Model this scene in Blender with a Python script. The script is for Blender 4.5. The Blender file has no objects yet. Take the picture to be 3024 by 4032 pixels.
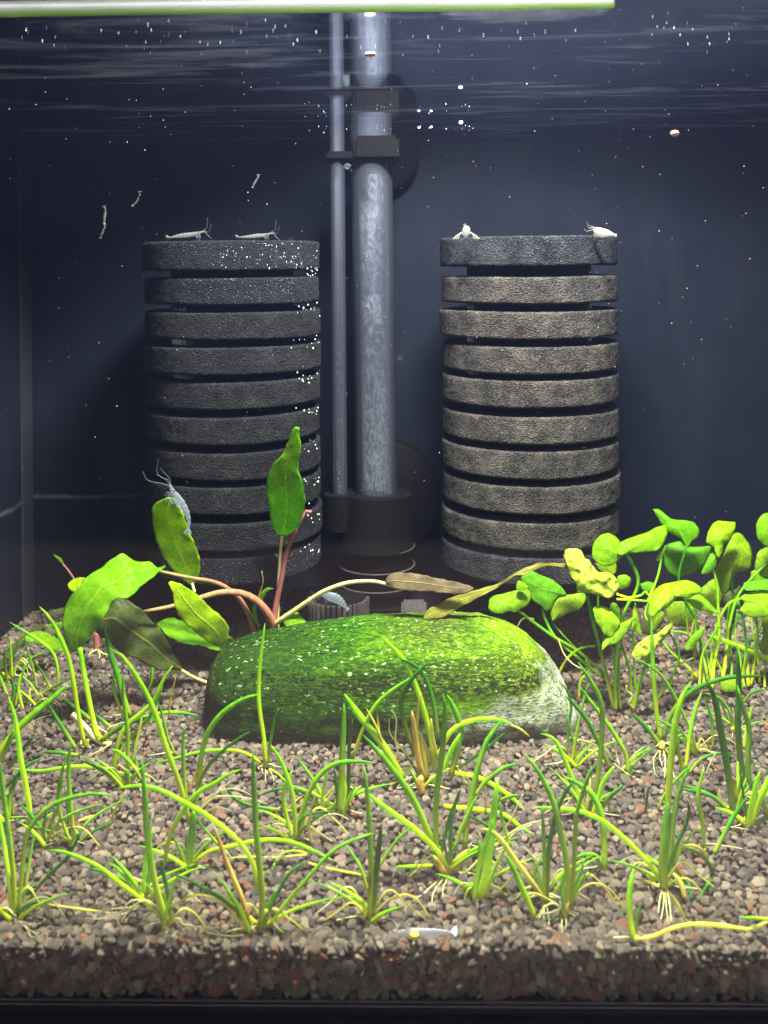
import bpy, bmesh, math, random
import numpy as np
from mathutils import Vector, Matrix, noise

random.seed(7); rng = np.random.default_rng(7)
HAZE = 0.05
scene = bpy.context.scene
COL = scene.collection

# ------------------------------------------------------------------ camera
CAM = Vector((0.0, -0.2, 0.1354))
YAW, ROLL = math.radians(1.2), math.radians(-0.5)
ROT = (Matrix.Rotation(YAW, 3, 'Z') @ Matrix.Rotation(math.radians(90), 3, 'X') @ Matrix.Rotation(ROLL, 3, 'Z'))
F, HORIZON = 4000.0, 1043.0
cam_data = bpy.data.cameras.new('camera'); cam = bpy.data.objects.new('camera', cam_data); COL.objects.link(cam)
cam.matrix_world = Matrix.Translation(CAM) @ ROT.to_4x4()
cam_data.sensor_fit = 'HORIZONTAL'; cam_data.sensor_width = 36.0
cam_data.lens = F / 3024 * 36.0
cam_data.shift_y = -(2016 - HORIZON) / 3024
cam_data.clip_start = 0.01; cam_data.clip_end = 5
cam_data.dof.use_dof = True; cam_data.dof.focus_distance = 0.295; cam_data.dof.aperture_fstop = 40.0
scene.camera = cam

# ------------------------------------------------------------------ world and light
world = bpy.data.worlds.new('World'); scene.world = world; world.use_nodes = True
bg = world.node_tree.nodes['Background']; bg.inputs[0].default_value = (0.80, 0.86, 1.0, 1); bg.inputs[1].default_value = 0.035
def lamp(name, loc, size, power, color, target):
    l = bpy.data.lights.new(name, 'AREA'); l.shape = 'RECTANGLE'; l.size, l.size_y = size
    l.energy = power; l.color = color
    o = bpy.data.objects.new(name, l); COL.objects.link(o); o.location = loc
    o.rotation_euler = (Vector(target) - Vector(loc)).to_track_quat('-Z', 'Y').to_euler()
    return o
lamp('aquarium_light', (0.035, 0.026, 0.325), (0.08, 0.038), 7.0, (1.0, 0.97, 0.90), (0.02, 0.09, 0.0))
lamp('room_light', (0.14, -0.60, 0.50), (0.20, 0.14), 2.9, (1.0, 0.93, 0.84), (0.0, 0.02, 0.02))
scene.view_settings.view_transform = 'Standard'; scene.view_settings.look = 'None'
scene.view_settings.exposure = 0.0; scene.view_settings.gamma = 1.0
scene.render.engine = 'CYCLES'
cy = scene.cycles
cy.use_denoising = True
try: cy.denoiser = 'OPENIMAGEDENOISE'; cy.denoising_input_passes = 'RGB_ALBEDO_NORMAL'
except Exception: pass
cy.max_bounces = 10; cy.transparent_max_bounces = 24; cy.diffuse_bounces = 3; cy.glossy_bounces = 4; cy.volume_bounces = 1
cy.sample_clamp_indirect = 4.0; cy.caustics_reflective = False; cy.caustics_refractive = False

# ------------------------------------------------------------------ picture-to-place helpers (for reading positions off the photograph)
def ray(px, py):
    return (ROT @ Vector(((px - 1512) / F, -(py - HORIZON) / F, -1.0)))
def at(px, py, Y):
    d = ray(px, py); return CAM + d * ((Y - CAM.y) / d.y)
def ground(px, py, z=0.0):
    d = ray(px, py); return CAM + d * ((z - CAM.z) / d.z)
CROPS = dict(A=(0, 2400, 800), B=(700, 2400, 800), C=(1400, 2400, 900), D=(2200, 2500, 824), E=(0, 2900, 800), F=(700, 2900, 800),
             G=(1400, 2900, 900), H=(2200, 2900, 824), P=(0, 1600, 1300), U=(1000, 1600, 1024), Q=(1900, 1900, 1124), R=(0, 2100, 700),
             T=(1550, 1700, 900), S=(600, 1850, 250), V=(550, 850, 750), X=(1700, 850, 750), Z=(1150, 1900, 600), Y=(1500, 3600, 350), W=(0, 0, 3024))
def K(c, x, y):
    a, b, w = CROPS[c]; s = w / 1659.0
    return a + x * s, b + y * s
def ks(c): return CROPS[c][2] / 1659.0
def pts(c, s):
    return [K(c, *map(float, q.split(','))) for q in s.split()]

# ------------------------------------------------------------------ object helpers
def link(o, parent=None):
    COL.objects.link(o)
    if parent: o.parent = parent; o.matrix_parent_inverse = parent.matrix_world.inverted()
    return o
def empty(name, loc, label=None, cat=None, group=None):
    o = bpy.data.objects.new(name, None); o.location = loc; o.empty_display_size = 0.005
    COL.objects.link(o); o.matrix_world = Matrix.Translation(Vector(loc))
    return tag(o, label, cat, group)
def tag(o, label=None, cat=None, group=None, kind=None):
    if label: o['label'] = label
    if cat: o['category'] = cat
    if group: o['group'] = group
    if kind: o['kind'] = kind
    return o
def mesh(name, verts, faces, mat, parent=None, smooth=True, attrs=None):
    me = bpy.data.meshes.new(name)
    me.from_pydata([tuple(v) for v in verts], [], faces)
    if mat: me.materials.append(mat)
    if smooth: me.polygons.foreach_set('use_smooth', [True] * len(me.polygons))
    for k, (typ, data) in (attrs or {}).items():
        a = me.attributes.new(k, typ, 'POINT'); a.data.foreach_set('value' if typ == 'FLOAT' else 'vector', np.asarray(data, dtype=np.float32).ravel())
    me.update()
    o = bpy.data.objects.new(name, me)
    return link(o, parent)
def from_bm(name, bm, mat, parent=None, smooth=False):
    me = bpy.data.meshes.new(name); bm.normal_update(); bm.to_mesh(me); bm.free()
    if mat: me.materials.append(mat)
    if smooth: me.polygons.foreach_set('use_smooth', [True] * len(me.polygons))
    return link(bpy.data.objects.new(name, me), parent)
def box(name, lo, hi, mat, parent=None, bevel=0.0):
    bm = bmesh.new(); bmesh.ops.create_cube(bm, size=1)
    for v in bm.verts: v.co = Vector([lo[i] + (v.co[i] + .5) * (hi[i] - lo[i]) for i in range(3)])
    if bevel: bmesh.ops.bevel(bm, geom=bm.edges[:], offset=bevel, segments=2, affect='EDGES')
    return from_bm(name, bm, mat, parent)
def spline(P, n):
    """Catmull-Rom through points, resampled evenly to n."""
    P = np.array(P, float)
    if len(P) == 2: P = np.array([P[0], (P[0] + P[1]) / 2, P[1]])
    E = np.vstack([2 * P[0] - P[1], P, 2 * P[-1] - P[-2]])
    out = []
    for i in range(1, len(E) - 2):
        p0, p1, p2, p3 = E[i - 1:i + 3]
        for t in np.linspace(0, 1, 12, endpoint=False):
            out.append(.5 * ((2 * p1) + (-p0 + p2) * t + (2 * p0 - 5 * p1 + 4 * p2 - p3) * t * t + (-p0 + 3 * p1 - 3 * p2 + p3) * t ** 3))
    out.append(P[-1]); out = np.array(out)
    s = np.concatenate([[0], np.cumsum(np.linalg.norm(np.diff(out, axis=0), axis=1))])
    q = np.linspace(0, s[-1], n)
    return np.stack([np.interp(q, s, out[:, k]) for k in range(out.shape[1])], 1)
def tube(P, R, seg=8, squash=1.0):
    """verts, faces, along for a tube through P (n,3) with radii R (n)."""
    P = np.array(P, float); n = len(P); V = []; A = []
    T = np.gradient(P, axis=0); T /= np.linalg.norm(T, axis=1)[:, None] + 1e-12
    up = np.array([0.0, 1.0, 0.0])
    for i in range(n):
        a = np.cross(T[i], up); la = np.linalg.norm(a)
        a = a / la if la > 1e-4 else np.array([1.0, 0, 0])
        b = np.cross(a, T[i])
        for k in range(seg):
            th = 2 * math.pi * k / seg
            V.append(P[i] + R[i] * (a * math.cos(th) + b * math.sin(th) * squash)); A.append(i / (n - 1))
    Fc = [(i * seg + k, i * seg + (k + 1) % seg, (i + 1) * seg + (k + 1) % seg, (i + 1) * seg + k) for i in range(n - 1) for k in range(seg)]
    Fc.append(tuple(range(seg))[::-1]); Fc.append(tuple((n - 1) * seg + k for k in range(seg)))
    return V, Fc, A
def cyl(name, a, b, ra, rb, mat, parent=None, seg=40, hollow=0.0, rings=2):
    a, b = np.array(a, float), np.array(b, float)
    P = np.array([a + (b - a) * t for t in np.linspace(0, 1, rings)])
    V, Fc, A = tube(P, np.linspace(ra, rb, rings), seg)
    if hollow:
        Fc = Fc[:-2]
        V2, F2, A2 = tube(P, np.linspace(ra * hollow, rb * hollow, rings), seg)
        o = len(V); V = V + V2; A = A + A2
        Fc += [tuple(o + q for q in f[::-1]) for f in F2[:-2]]
        for base in (0, (rings - 1) * seg):
            for k in range(seg):
                f = (base + k, base + (k + 1) % seg, o + base + (k + 1) % seg, o + base + k)
                Fc.append(f if base else f[::-1])
    ob = mesh(name, V, Fc, mat, parent, attrs={'along': ('FLOAT', A)})
    bm = bmesh.new(); bm.from_mesh(ob.data); bmesh.ops.recalc_face_normals(bm, faces=bm.faces)
    for e in bm.edges:
        if len(e.link_faces) == 2 and e.calc_face_angle(0) > 0.7: e.smooth = False
    bm.to_mesh(ob.data); bm.free()
    return ob
def lathe(name, centre, prof, mat, parent=None, seg=72, jitter=0.0, freq=600, smooth=True, axis='Z'):
    V = []; Fc = []
    for (r, z) in prof:
        for k in range(seg):
            th = 2 * math.pi * k / seg
            p = Vector((r * math.cos(th), r * math.sin(th), z))
            if jitter:
                q = Vector(centre) + p
                d = noise.noise(q * freq) + .5 * noise.noise(q * freq * 2.3) + .7 * noise.noise(q * 70)
                p.x *= 1 + jitter * d / max(r, 1e-4); p.y *= 1 + jitter * d / max(r, 1e-4); p.z += .00028 * noise.noise(q * 38) + jitter * .8 * noise.noise(q * freq * 1.1 + Vector((5, 5, 5)))
            if axis == 'Y': p = Vector((p.x, p.z, p.y))
            V.append(Vector(centre) + p)
    n = len(prof)
    for i in range(n - 1):
        for k in range(seg):
            Fc.append((i * seg + k, i * seg + (k + 1) % seg, (i + 1) * seg + (k + 1) % seg, (i + 1) * seg + k))
    Fc.append(tuple(range(seg))[::-1]); Fc.append(tuple((n - 1) * seg + k for k in range(seg)))
    return mesh(name, V, Fc, mat, parent, smooth)

# ------------------------------------------------------------------ material helpers
class NT:
    def __init__(s, name):
        s.m = bpy.data.materials.new(name); s.m.use_nodes = True; s.t = s.m.node_tree; s.t.nodes.clear()
        s.out = s.t.nodes.new('ShaderNodeOutputMaterial')
    def n(s, typ, ins=None, **props):
        nd = s.t.nodes.new('ShaderNode' + typ)
        for k, v in props.items(): setattr(nd, k, v)
        for k, v in (ins or {}).items():
            sock = nd.inputs[k]
            if isinstance(v, bpy.types.NodeSocket): s.t.links.new(v, sock)
            elif isinstance(v, bpy.types.Node): s.t.links.new(v.outputs[0], sock)
            else: sock.default_value = (tuple(v) + (1,)) if isinstance(v, (tuple, list)) and len(v) == 3 and sock.type == 'RGBA' else v
        return nd
    def co(s, scale=(1, 1, 1), loc=(0, 0, 0)):
        g = s.n('TexCoord'); return s.n('Mapping', {'Vector': g.outputs['Object'], 'Scale': scale, 'Location': loc})
    def noise(s, scale, detail=3, rough=.55, vec=None, dist=0.0):
        return s.n('TexNoise', {'Vector': vec or s.co(), 'Scale': scale, 'Detail': detail, 'Roughness': rough, 'Distortion': dist})
    def ramp(s, fac, stops, interp='LINEAR'):
        r = s.n('ValToRGB', {'Fac': fac}); cr = r.color_ramp; cr.interpolation = interp
        while len(cr.elements) > 1: cr.elements.remove(cr.elements[-1])
        for i, (p, c) in enumerate(stops):
            e = cr.elements[0] if i == 0 else cr.elements.new(p)
            e.position = p; e.color = (c, c, c, 1) if not isinstance(c, (tuple, list)) else tuple(c) + (1,)
        return r
    def mix(s, fac, a, b, blend='MIX'):
        nd = s.n('Mix', data_type='RGBA', blend_type=blend)
        for idx, v in ((0, fac), (6, a), (7, b)):
            sock = nd.inputs[idx]
            if isinstance(v, bpy.types.NodeSocket): s.t.links.new(v, sock)
            elif isinstance(v, bpy.types.Node): s.t.links.new(v.outputs[0], sock)
            else: sock.default_value = v if idx == 0 else tuple(v) + (1,)
        return nd.outputs[2]
    def math(s, op, a, b=0.0, clamp=False):
        nd = s.n('Math', operation=op, use_clamp=clamp)
        for i, v in enumerate((a, b)):
            if isinstance(v, bpy.types.NodeSocket): s.t.links.new(v, nd.inputs[i])
            elif isinstance(v, bpy.types.Node): s.t.links.new(v.outputs[0], nd.inputs[i])
            else: nd.inputs[i].default_value = v
        return nd.outputs[0]
    def bump(s, h, strength=.5, dist=.001, normal=None):
        i = {'Height': h, 'Strength': strength, 'Distance': dist}
        if normal: i['Normal'] = normal
        return s.n('Bump', i)
    def pbr(s, color, rough=.5, bump=None, spec=.5, **kw):
        i = {'Base Color': color, 'Roughness': rough, 'Specular IOR Level': spec}
        if bump: i['Normal'] = bump
        i.update(kw); return s.n('BsdfPrincipled', i)
    def done(s, shader):
        s.t.links.new(shader.outputs[0], s.out.inputs[0]); return s.m
    def attr(s, name, typ='GEOMETRY'):
        return s.n('Attribute', attribute_name=name, attribute_type=typ)
    def leafy(s, color, rough, trans, bump=None, tcol=None):
        p = s.pbr(color, rough, bump, .09)
        t = s.n('BsdfTranslucent', {'Color': tcol or color})
        return s.n('MixShader', {0: trans, 1: p.outputs[0], 2: t.outputs[0]})

def plastic(name, col, rough=.35, speck=0.0):
    m = NT(name); nz = m.noise(900, 4)
    c = m.mix(m.ramp(nz.outputs['Fac'], [(.35, 0.0), (.75, 1.0)]), col, tuple(x * 1.8 + speck for x in col))
    return m.done(m.pbr(c, rough, m.bump(nz.outputs['Fac'], .15, .0003), .05))

M = {}
M['black_plastic'] = plastic('black_plastic', (.0025, .0022, .0022), .7, .0006)
M['grey_plastic'] = plastic('grey_plastic', (.03, .028, .026), .5, .01)
def mat_panel():
    m = NT('dark_back_film'); c = m.co()
    n1 = m.noise(30, 4); sp = m.n('TexVoronoi', {'Vector': c, 'Scale': 70.0})
    spots = m.ramp(sp.outputs['Distance'], [(.02, 1.0), (.10, 0.0)])
    pick = m.ramp(m.n('SeparateColor', {'Color': sp.outputs['Color']}).outputs[0], [(.72, 0.0), (.75, 1.0)])
    f = m.math('MULTIPLY', spots, pick)
    f = m.math('MULTIPLY', f, .6)
    col = m.mix(m.ramp(n1.outputs['Fac'], [(.3, 0.0), (.8, 1.0)]), (.0048, .0066, .0112), (.0080, .0104, .0170))
    # pale wavering line at the left of the back pane
    xyz = m.n('SeparateXYZ', {'Vector': c})
    wob = m.math('MULTIPLY', m.math('SUBTRACT', m.noise(60, 3).outputs['Fac'], .5), .004)
    d = m.math('ABSOLUTE', m.math('SUBTRACT', m.math('ADD', xyz.outputs[2], wob), .0445))
    line = m.ramp(m.math('MULTIPLY', d, 200), [(.02, 1.0), (.26, 0.0)])
    xr = m.ramp(m.math('ADD', m.math('MULTIPLY', xyz.outputs[0], 4), .6), [(.10, 1.0), (.24, 0.0)])
    line = m.math('MULTIPLY', m.math('MULTIPLY', line, xr), m.ramp(m.noise(150, 2).outputs['Fac'], [(.3, .3), (.7, 1.0)]))
    col = m.mix(m.math('MULTIPLY', line, .5), col, (.13, .14, .13))
    col = m.mix(f, col, (.045, .05, .05))
    sm = m.ramp(m.noise(22, 5, .65, m.co((1.6, 1, .45)), .5).outputs['Fac'], [(.48, 0.0), (.75, .5)])
    col = m.mix(sm, col, (.013, .016, .021))
    return m.done(m.pbr(col, .5, None, .06))
M['film'] = mat_panel()
m = NT('silicone'); M['silicone'] = m.done(m.pbr((.022, .024, .028), .4, m.bump(m.noise(120, 3).outputs['Fac'], .4, .001)))
def mat_glass():
    m = NT('clear_glass')
    fr = m.n('Fresnel', {'IOR': 1.3})
    mix = m.n('MixShader', {0: fr.outputs[0], 1: m.n('BsdfTransparent', {'Color': (.98, .99, 1.0)}).outputs[0], 2: m.n('BsdfGlossy', {'Color': (1, 1, 1), 'Roughness': .05}).outputs[0]})
    sm = m.ramp(m.noise(35, 5, .65).outputs['Fac'], [(.4, 0.0), (.9, .003)])
    mix = m.n('MixShader', {0: sm, 1: mix.outputs[0], 2: m.n('BsdfTranslucent', {'Color': (.7, .75, .8)}).outputs[0]})
    return m.done(mix)
M['glass'] = mat_glass()
def mat_water():
    m = NT('water_surface'); c = m.co((1, 2.2, 1))
    w = m.noise(18, 3, .5, c, .4)
    b = m.bump(w.outputs['Fac'], .09, .0003)
    b2 = m.bump(m.noise(160, 3, .5, c).outputs['Fac'], .10, .00015, b)
    fr = m.n('Fresnel', {'IOR': 1.33, 'Normal': b2})
    mx = m.n('MixShader', {0: fr.outputs[0], 1: m.n('BsdfTransparent').outputs[0], 2: m.n('BsdfGlossy', {'Color': (.9, .93, 1.0), 'Roughness': .04, 'Normal': b2}).outputs[0]})
    # thin bacterial film and dust floating on it
    fl = m.ramp(m.noise(45, 6, .7, m.co((.35, 1.6, 1)), .8).outputs['Fac'], [(.52, 0.0), (.72, .010)])
    mx = m.n('MixShader', {0: fl, 1: mx.outputs[0], 2: m.n('BsdfTranslucent', {'Color': (.5, .52, .6)}).outputs[0]})
    return m.done(mx)
M['water'] = mat_water()
def mat_gravel():
    m = NT('gravel_grains'); a = m.attr('tint', 'INSTANCER')
    base = m.ramp(a.outputs['Fac'], [(0, (.030, .029, .027)), (.3, (.12, .107, .082)), (.55, (.27, .228, .155)), (.78, (.48, .39, .25)), (.93, (.66, .53, .33)), (.955, (.36, .15, .075)), (1.0, (.50, .20, .09))])
    nz = m.noise(900, 5, .65); c = m.mix(m.ramp(nz.outputs['Fac'], [(.3, 0.0), (.75, 1.0)]), base.outputs[0], m.mix(.25, base.outputs[0], (.60, .52, .40)))
    c = m.mix(m.ramp(m.noise(2600, 3).outputs['Fac'], [(.38, .7), (.52, 0.0)]), c, (.04, .035, .03))
    return m.done(m.pbr(c, .5, m.bump(nz.outputs['Fac'], 1.0, .0009), .22))
M['gravel'] = mat_gravel()
m = NT('soil'); M['soil'] = m.done(m.pbr(m.ramp(m.noise(700, 4).outputs['Fac'], [(.35, (.015, .013, .012)), (.7, (.08, .065, .05))]), .8))
m = NT('tabletop_brown'); M['table'] = m.done(m.pbr(m.mix(m.noise(80, 5).outputs['Fac'], (.30, .215, .205), (.36, .27, .26)), .45))
def grass_mat(name, base, tip, mid=None, trans=.35):
    m = NT(name); a = m.attr('along')
    nz = m.noise(500, 4, .6, m.co((1, 1, .35)))
    f = m.math('ADD', a.outputs['Fac'], m.math('MULTIPLY', m.math('SUBTRACT', nz.outputs['Fac'], .5), .5))
    c = m.ramp(f, [(0, base), (.12, base), (.45, mid or tuple((x + y) / 2 for x, y in zip(base, tip))), (.9, tip)])
    oi = m.n('ObjectInfo')
    c = m.mix(m.ramp(nz.outputs['Fac'], [(.42, 0.0), (.7, .6)]), c, tuple(min(1, x * 1.7 + .02) for x in (mid or tip)))
    hsv = m.n('HueSaturation', {'Color': c, 'Hue': .5, 'Saturation': 1.0, 'Value': m.math('ADD', m.math('MULTIPLY', oi.outputs['Random'], .5), .8)})
    return m.done(m.leafy(hsv.outputs[0], .38, trans, m.bump(nz.outputs['Fac'], .4, .0003)))
M['g'] = grass_mat('grass_green', (.46, .56, .004), (.038, .28, .002), (.20, .46, .002))
M['b'] = grass_mat('grass_bright', (.56, .68, .006), (.15, .50, .002), (.38, .66, .003), .5)
M['d'] = grass_mat('grass_dark', (.28, .38, .010), (.012, .12, .008), (.04, .23, .006), .35)
M['y'] = grass_mat('grass_yellow', (.55, .52, .10), (.42, .52, .05), (.58, .60, .08), .45)
M['o'] = grass_mat('grass_dying', (.50, .22, .03), (.30, .16, .05), (.62, .48, .08), .35)
M['r'] = grass_mat('root_pale', (.46, .42, .12), (.50, .50, .28), (.50, .52, .20), .35)
M['n'] = grass_mat('petiole_brown', (.26, .10, .05), (.22, .20, .06), (.24, .11, .055), .1)
M['q'] = grass_mat('petiole_pale', (.42, .46, .12), (.50, .42, .20), (.50, .48, .20), .2)
M['p'] = grass_mat('petiole_red', (.24, .10, .06), (.22, .08, .07), (.22, .07, .06), .1)
def leaf_mat(name, c1, c2, vein, trans=.4, spots=.0, pucker=.0, rough=.45, veins=.12, net=0.0):
    m = NT(name); uv = m.attr('luv'); s = m.n('SeparateXYZ', {'Vector': uv.outputs['Vector']})
    u, v = s.outputs[0], s.outputs[1]
    av = m.math('ABSOLUTE', v)
    n1 = m.noise(160, 4, .6); n2 = m.noise(900, 4, .6)
    c = m.mix(m.ramp(n1.outputs['Fac'], [(.30, 0.0), (.75, 1.0)]), c1, c2)
    mid = m.ramp(av, [(.02, 1.0), (.10, 0.0)])
    c = m.mix(m.math('MULTIPLY', mid, .7), c, vein)
    # side veins sweeping to the tip
    w = m.math('ABSOLUTE', m.math('SINE', m.math('MULTIPLY', m.math('SUBTRACT', m.math('MULTIPLY', u, 9.0), m.math('MULTIPLY', av, 2.2)), 3.1416)))
    vn = m.ramp(w, [(.0, 1.0), (.18, 0.0)])
    c = m.mix(m.math('MULTIPLY', vn, veins), c, vein)
    c = m.mix(m.ramp(n2.outputs['Fac'], [(.4, .35), (.55, 0.0)]), c, tuple(x * .55 for x in c1))
    if net:
        ve = m.n('TexVoronoi', {'Vector': m.co(), 'Scale': 330.0}, feature='DISTANCE_TO_EDGE'); nw = m.ramp(ve.outputs['Distance'], [(.0, 1.0), (.07, 0.0)])
        c = m.mix(m.math('MULTIPLY', nw, net), c, tuple(x * .6 for x in c1))
    if spots:
        vo = m.n('TexVoronoi', {'Vector': m.co(), 'Scale': 230.0})
        sp = m.ramp(vo.outputs['Distance'], [(.08, 1.0), (.20, 0.0)]); pk = m.ramp(m.n('SeparateColor', {'Color': vo.outputs['Color']}).outputs[0], [(.80, 0.0), (.85, 1.0)])
        c = m.mix(m.math('MULTIPLY', m.math('MULTIPLY', sp, pk), spots), c, (.03, .045, .01))
    h = m.math('ADD', m.math('MULTIPLY', vn, -.22), m.math('ADD', n1.outputs['Fac'], m.math('MULTIPLY', mid, .6)))
    b = m.bump(h, .5, .0008)
    if pucker:
        vo = m.n('TexVoronoi', {'Vector': m.co(), 'Scale': 420.0}, feature='SMOOTH_F1')
        b = m.bump(vo.outputs['Distance'], pucker, .0022, b)
    return m.done(m.leafy(c, rough, trans, b))
M['L_green'] = leaf_mat('leaf_green', (.15, .43, .005), (.29, .62, .008), (.40, .68, .02), .6, .7)
M['L_lime'] = leaf_mat('leaf_lime', (.30, .56, .004), (.54, .74, .006), (.58, .76, .03), .6, .5)
M['L_olive'] = leaf_mat('leaf_olive_dark', (.030, .048, .012), (.075, .105, .016), (.16, .18, .02), .25, .2)
M['L_brown'] = leaf_mat('leaf_brown_olive', (.080, .060, .034), (.15, .115, .05), (.26, .24, .05), .2, .2)
M['L_gold'] = leaf_mat('leaf_gold_olive', (.17, .18, .022), (.25, .25, .03), (.34, .34, .06), .3, .0)
M['L_deep'] = leaf_mat('leaf_deep_green', (.09, .33, .006), (.17, .46, .008), (.28, .52, .02), .5, net=.4, veins=.35)
M['L_mid'] = leaf_mat('leaf_mid_green', (.18, .44, .005), (.34, .62, .008), (.36, .62, .02), .6, .2, .25, net=.4, veins=.35)
M['L_bright'] = leaf_mat('leaf_bright', (.26, .54, .005), (.44, .68, .008), (.26, .50, .012), .6, 0, .3, net=.4, veins=.35)
M['L_pucker'] = leaf_mat('leaf_puckered', (.26, .42, .02), (.54, .64, .08), (.55, .62, .12), .35, 0, 1.0, net=.4)
M['L_back'] = leaf_mat('leaf_yellow_green', (.20, .38, .006), (.34, .54, .008), (.36, .52, .02), .55, 0, .2, net=.4, veins=.35)  # yellow-green leaf colour

# ================================================================== the tank
BACK = 0.2; TOP = 0.1855
XL = at(118, 1500, BACK).x; XR = 0.17; ZB = -0.0105
tank = empty('aquarium', ((XL + XR) / 2, 0, ZB), 'rectangular glass aquarium with dark back film, seen through its front pane', 'aquarium')
box('back_panel', (XL - .004, BACK, ZB - .003), (XR + .004, BACK + .004, .215), M['film'], tank)
box('side_panel', (XL - .004, 0, ZB - .003), (XL, BACK - .0001, .215), M['film'], tank)
box('side_panel', (XR, 0, ZB - .003), (XR + .004, BACK - .0001, .215), M['film'], tank)
box('base_panel', (XL, -.0004, ZB - .0032), (XR, BACK - .0001, ZB), M['black_plastic'], tank)
box('front_pane', (XL - .03, -.0035, ZB - .0032), (XR + .03, -.0005, .1875), M['glass'], tank)
box('silicone_seal', (XL + .0001, BACK - .0105, ZB), (XL + .0010, BACK - .0002, .2), M['silicone'], tank)
box('silicone_seal', (XL + .0001, .0001, ZB - .003), (XR - .0001, .0008, ZB + .0005), M['black_plastic'], tank)
box('bottom_trim', (XL - .03, -.0046, ZB - .0032), (XR + .03, -.0037, ZB + .0003), M['black_plastic'], tank)
# algae along the waterline; the white above paints the lamp-lit glass rim
def mat_waterline():
    m = NT('waterline_strip'); s = m.n('SeparateXYZ', {'Vector': m.co()})
    w = m.math('ADD', s.outputs[2], m.math('MULTIPLY', m.math('SUBTRACT', m.noise(90, 4, .6, m.co((.3, 1, 1))).outputs['Fac'], .5), .0012))
    c = m.ramp(m.math('MULTIPLY', m.math('SUBTRACT', w, 1853e-4), 560), [(0, (.12, .16, .10)), (.10, (.20, .42, .04)), (.38, (.45, .60, .10)), (.55, (.55, .60, .42)), (.8, (.72, .75, .74))])
    return m.done(m.leafy(c.outputs[0], .4, .4, m.bump(m.noise(500, 3).outputs['Fac'], .4, .0005)))
V = []; n = 120
for i in range(n):
    x = XL + (at(2420, 10, 0).x - XL) * i / (n - 1); e = max(0, (i - 60) / 59)
    zb = .18535 + .00008 * math.sin(i * .7) + .00012 * noise.noise(Vector((x * 90, 0, 3)))
    for (dy, dz) in ((.0002, 0), (.0009, .0001), (.0008, .0026 - .0010 * e), (.0002, .0028 - .0010 * e)):
        V.append((x, dy, zb + dz))
Fc = [(i * 4 + k, i * 4 + (k + 1) % 4, i * 4 + 4 + (k + 1) % 4, i * 4 + 4 + k) for i in range(n - 1) for k in range(4)] + [(0, 1, 2, 3), ((n - 1) * 4 + 3, (n - 1) * 4 + 2, (n - 1) * 4 + 1, (n - 1) * 4)]
mesh('waterline_strip', V, Fc, mat_waterline(), tank, smooth=False)
# thin tan sheet painting the hazy glare on the pane above the gravel
def mat_glare_veil():
    m = NT('glare_veil'); s = m.n('SeparateXYZ', {'Vector': m.co()})
    n1 = m.noise(55, 5, .6, m.co((1, 1, 1.6)))
    z = m.ramp(m.math('MULTIPLY', s.outputs[2], 50), [(.0, .1), (.10, 1.0), (.45, .75), (.95, 0.0)])
    f = m.math('MULTIPLY', m.math('MULTIPLY', z, m.ramp(n1.outputs['Fac'], [(.36, .08), (.68, 1.0)])), .14)
    return m.done(m.n('MixShader', {0: f, 1: m.n('BsdfTransparent').outputs[0], 2: m.n('BsdfTranslucent', {'Color': (.50, .40, .25)}).outputs[0]}))
bm = bmesh.new()
for p in ((XL + .001, .0013, -.001), (XR, .0013, -.001), (XR, .0013, .0195), (XL + .001, .0013, .0195)): bm.verts.new(p)
bm.faces.new(bm.verts); from_bm('glare_veil', bm, mat_glare_veil(), tank)

# table the tank stands on
box('table', (-.5, -.35, ZB - .03), (.5, .5, ZB - .0034), M['table']); tag(bpy.data.objects['table'], 'brown tabletop under the tank', kind='structure')

# water surface
nx, ny = 60, 40; V = []; Fc = []
for j in range(ny + 1):
    for i in range(nx + 1):
        x = XL + .00002 + (XR - XL - .00004) * i / nx; y = .0012 + (BACK - .00122) * j / ny
        V.append((x, y, TOP + .00012 * noise.noise(Vector((x * 25, y * 50, 0)))))
for j in range(ny):
    for i in range(nx): a = j * (nx + 1) + i; Fc.append((a, a + 1, a + nx + 2, a + nx + 1))
tag(mesh('water', V, Fc, M['water']), 'rippled water surface seen from below', kind='structure')

# substrate body and gravel
box('substrate', (XL + .0002, .0035, ZB + .0002), (XR - .0002, BACK - .0003, -.0026), M['soil']); tag(bpy.data.objects['substrate'], kind='structure')
def height(x, y):
    return .0011 * noise.noise(Vector((x * 28, y * 28, 0))) + .0004 * noise.noise(Vector((x * 90, y * 90, 4)))
grains = bpy.data.collections.new('grain_shapes')
for v in range(12):
    bm = bmesh.new(); bmesh.ops.create_icosphere(bm, subdivisions=3, radius=1)
    off = Vector((v * 7.3, v * 3.1, v)); sc = Vector((random.uniform(.95, 1.25), random.uniform(.8, 1.0), random.uniform(.5, .85)))
    planes = [(Vector((random.gauss(0, 1), random.gauss(0, 1), random.gauss(0, 1))).normalized(), random.uniform(.68, .9)) for _ in range(9)]
    for q in bm.verts:
        p = q.co.copy(); r = 1 + .16 * noise.noise(p * 1.3 + off) + .07 * noise.noise(p * 3.4 + off) + .03 * noise.noise(p * 7 + off)
        p *= r
        for nn, dd in planes:
            k = p.dot(nn) - dd
            if k > 0: p -= nn * k * .38
        q.co = Vector((p.x * sc.x, p.y * sc.y, p.z * sc.z))
    me = bpy.data.meshes.new('grain'); bm.to_mesh(me); bm.free(); me.materials.append(M['gravel'])
    me.polygons.foreach_set('use_smooth', [True] * len(me.polygons))
    grains.objects.link(bpy.data.objects.new('grain', me))
pos, rot, scl, tint = [], [], [], []
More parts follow.
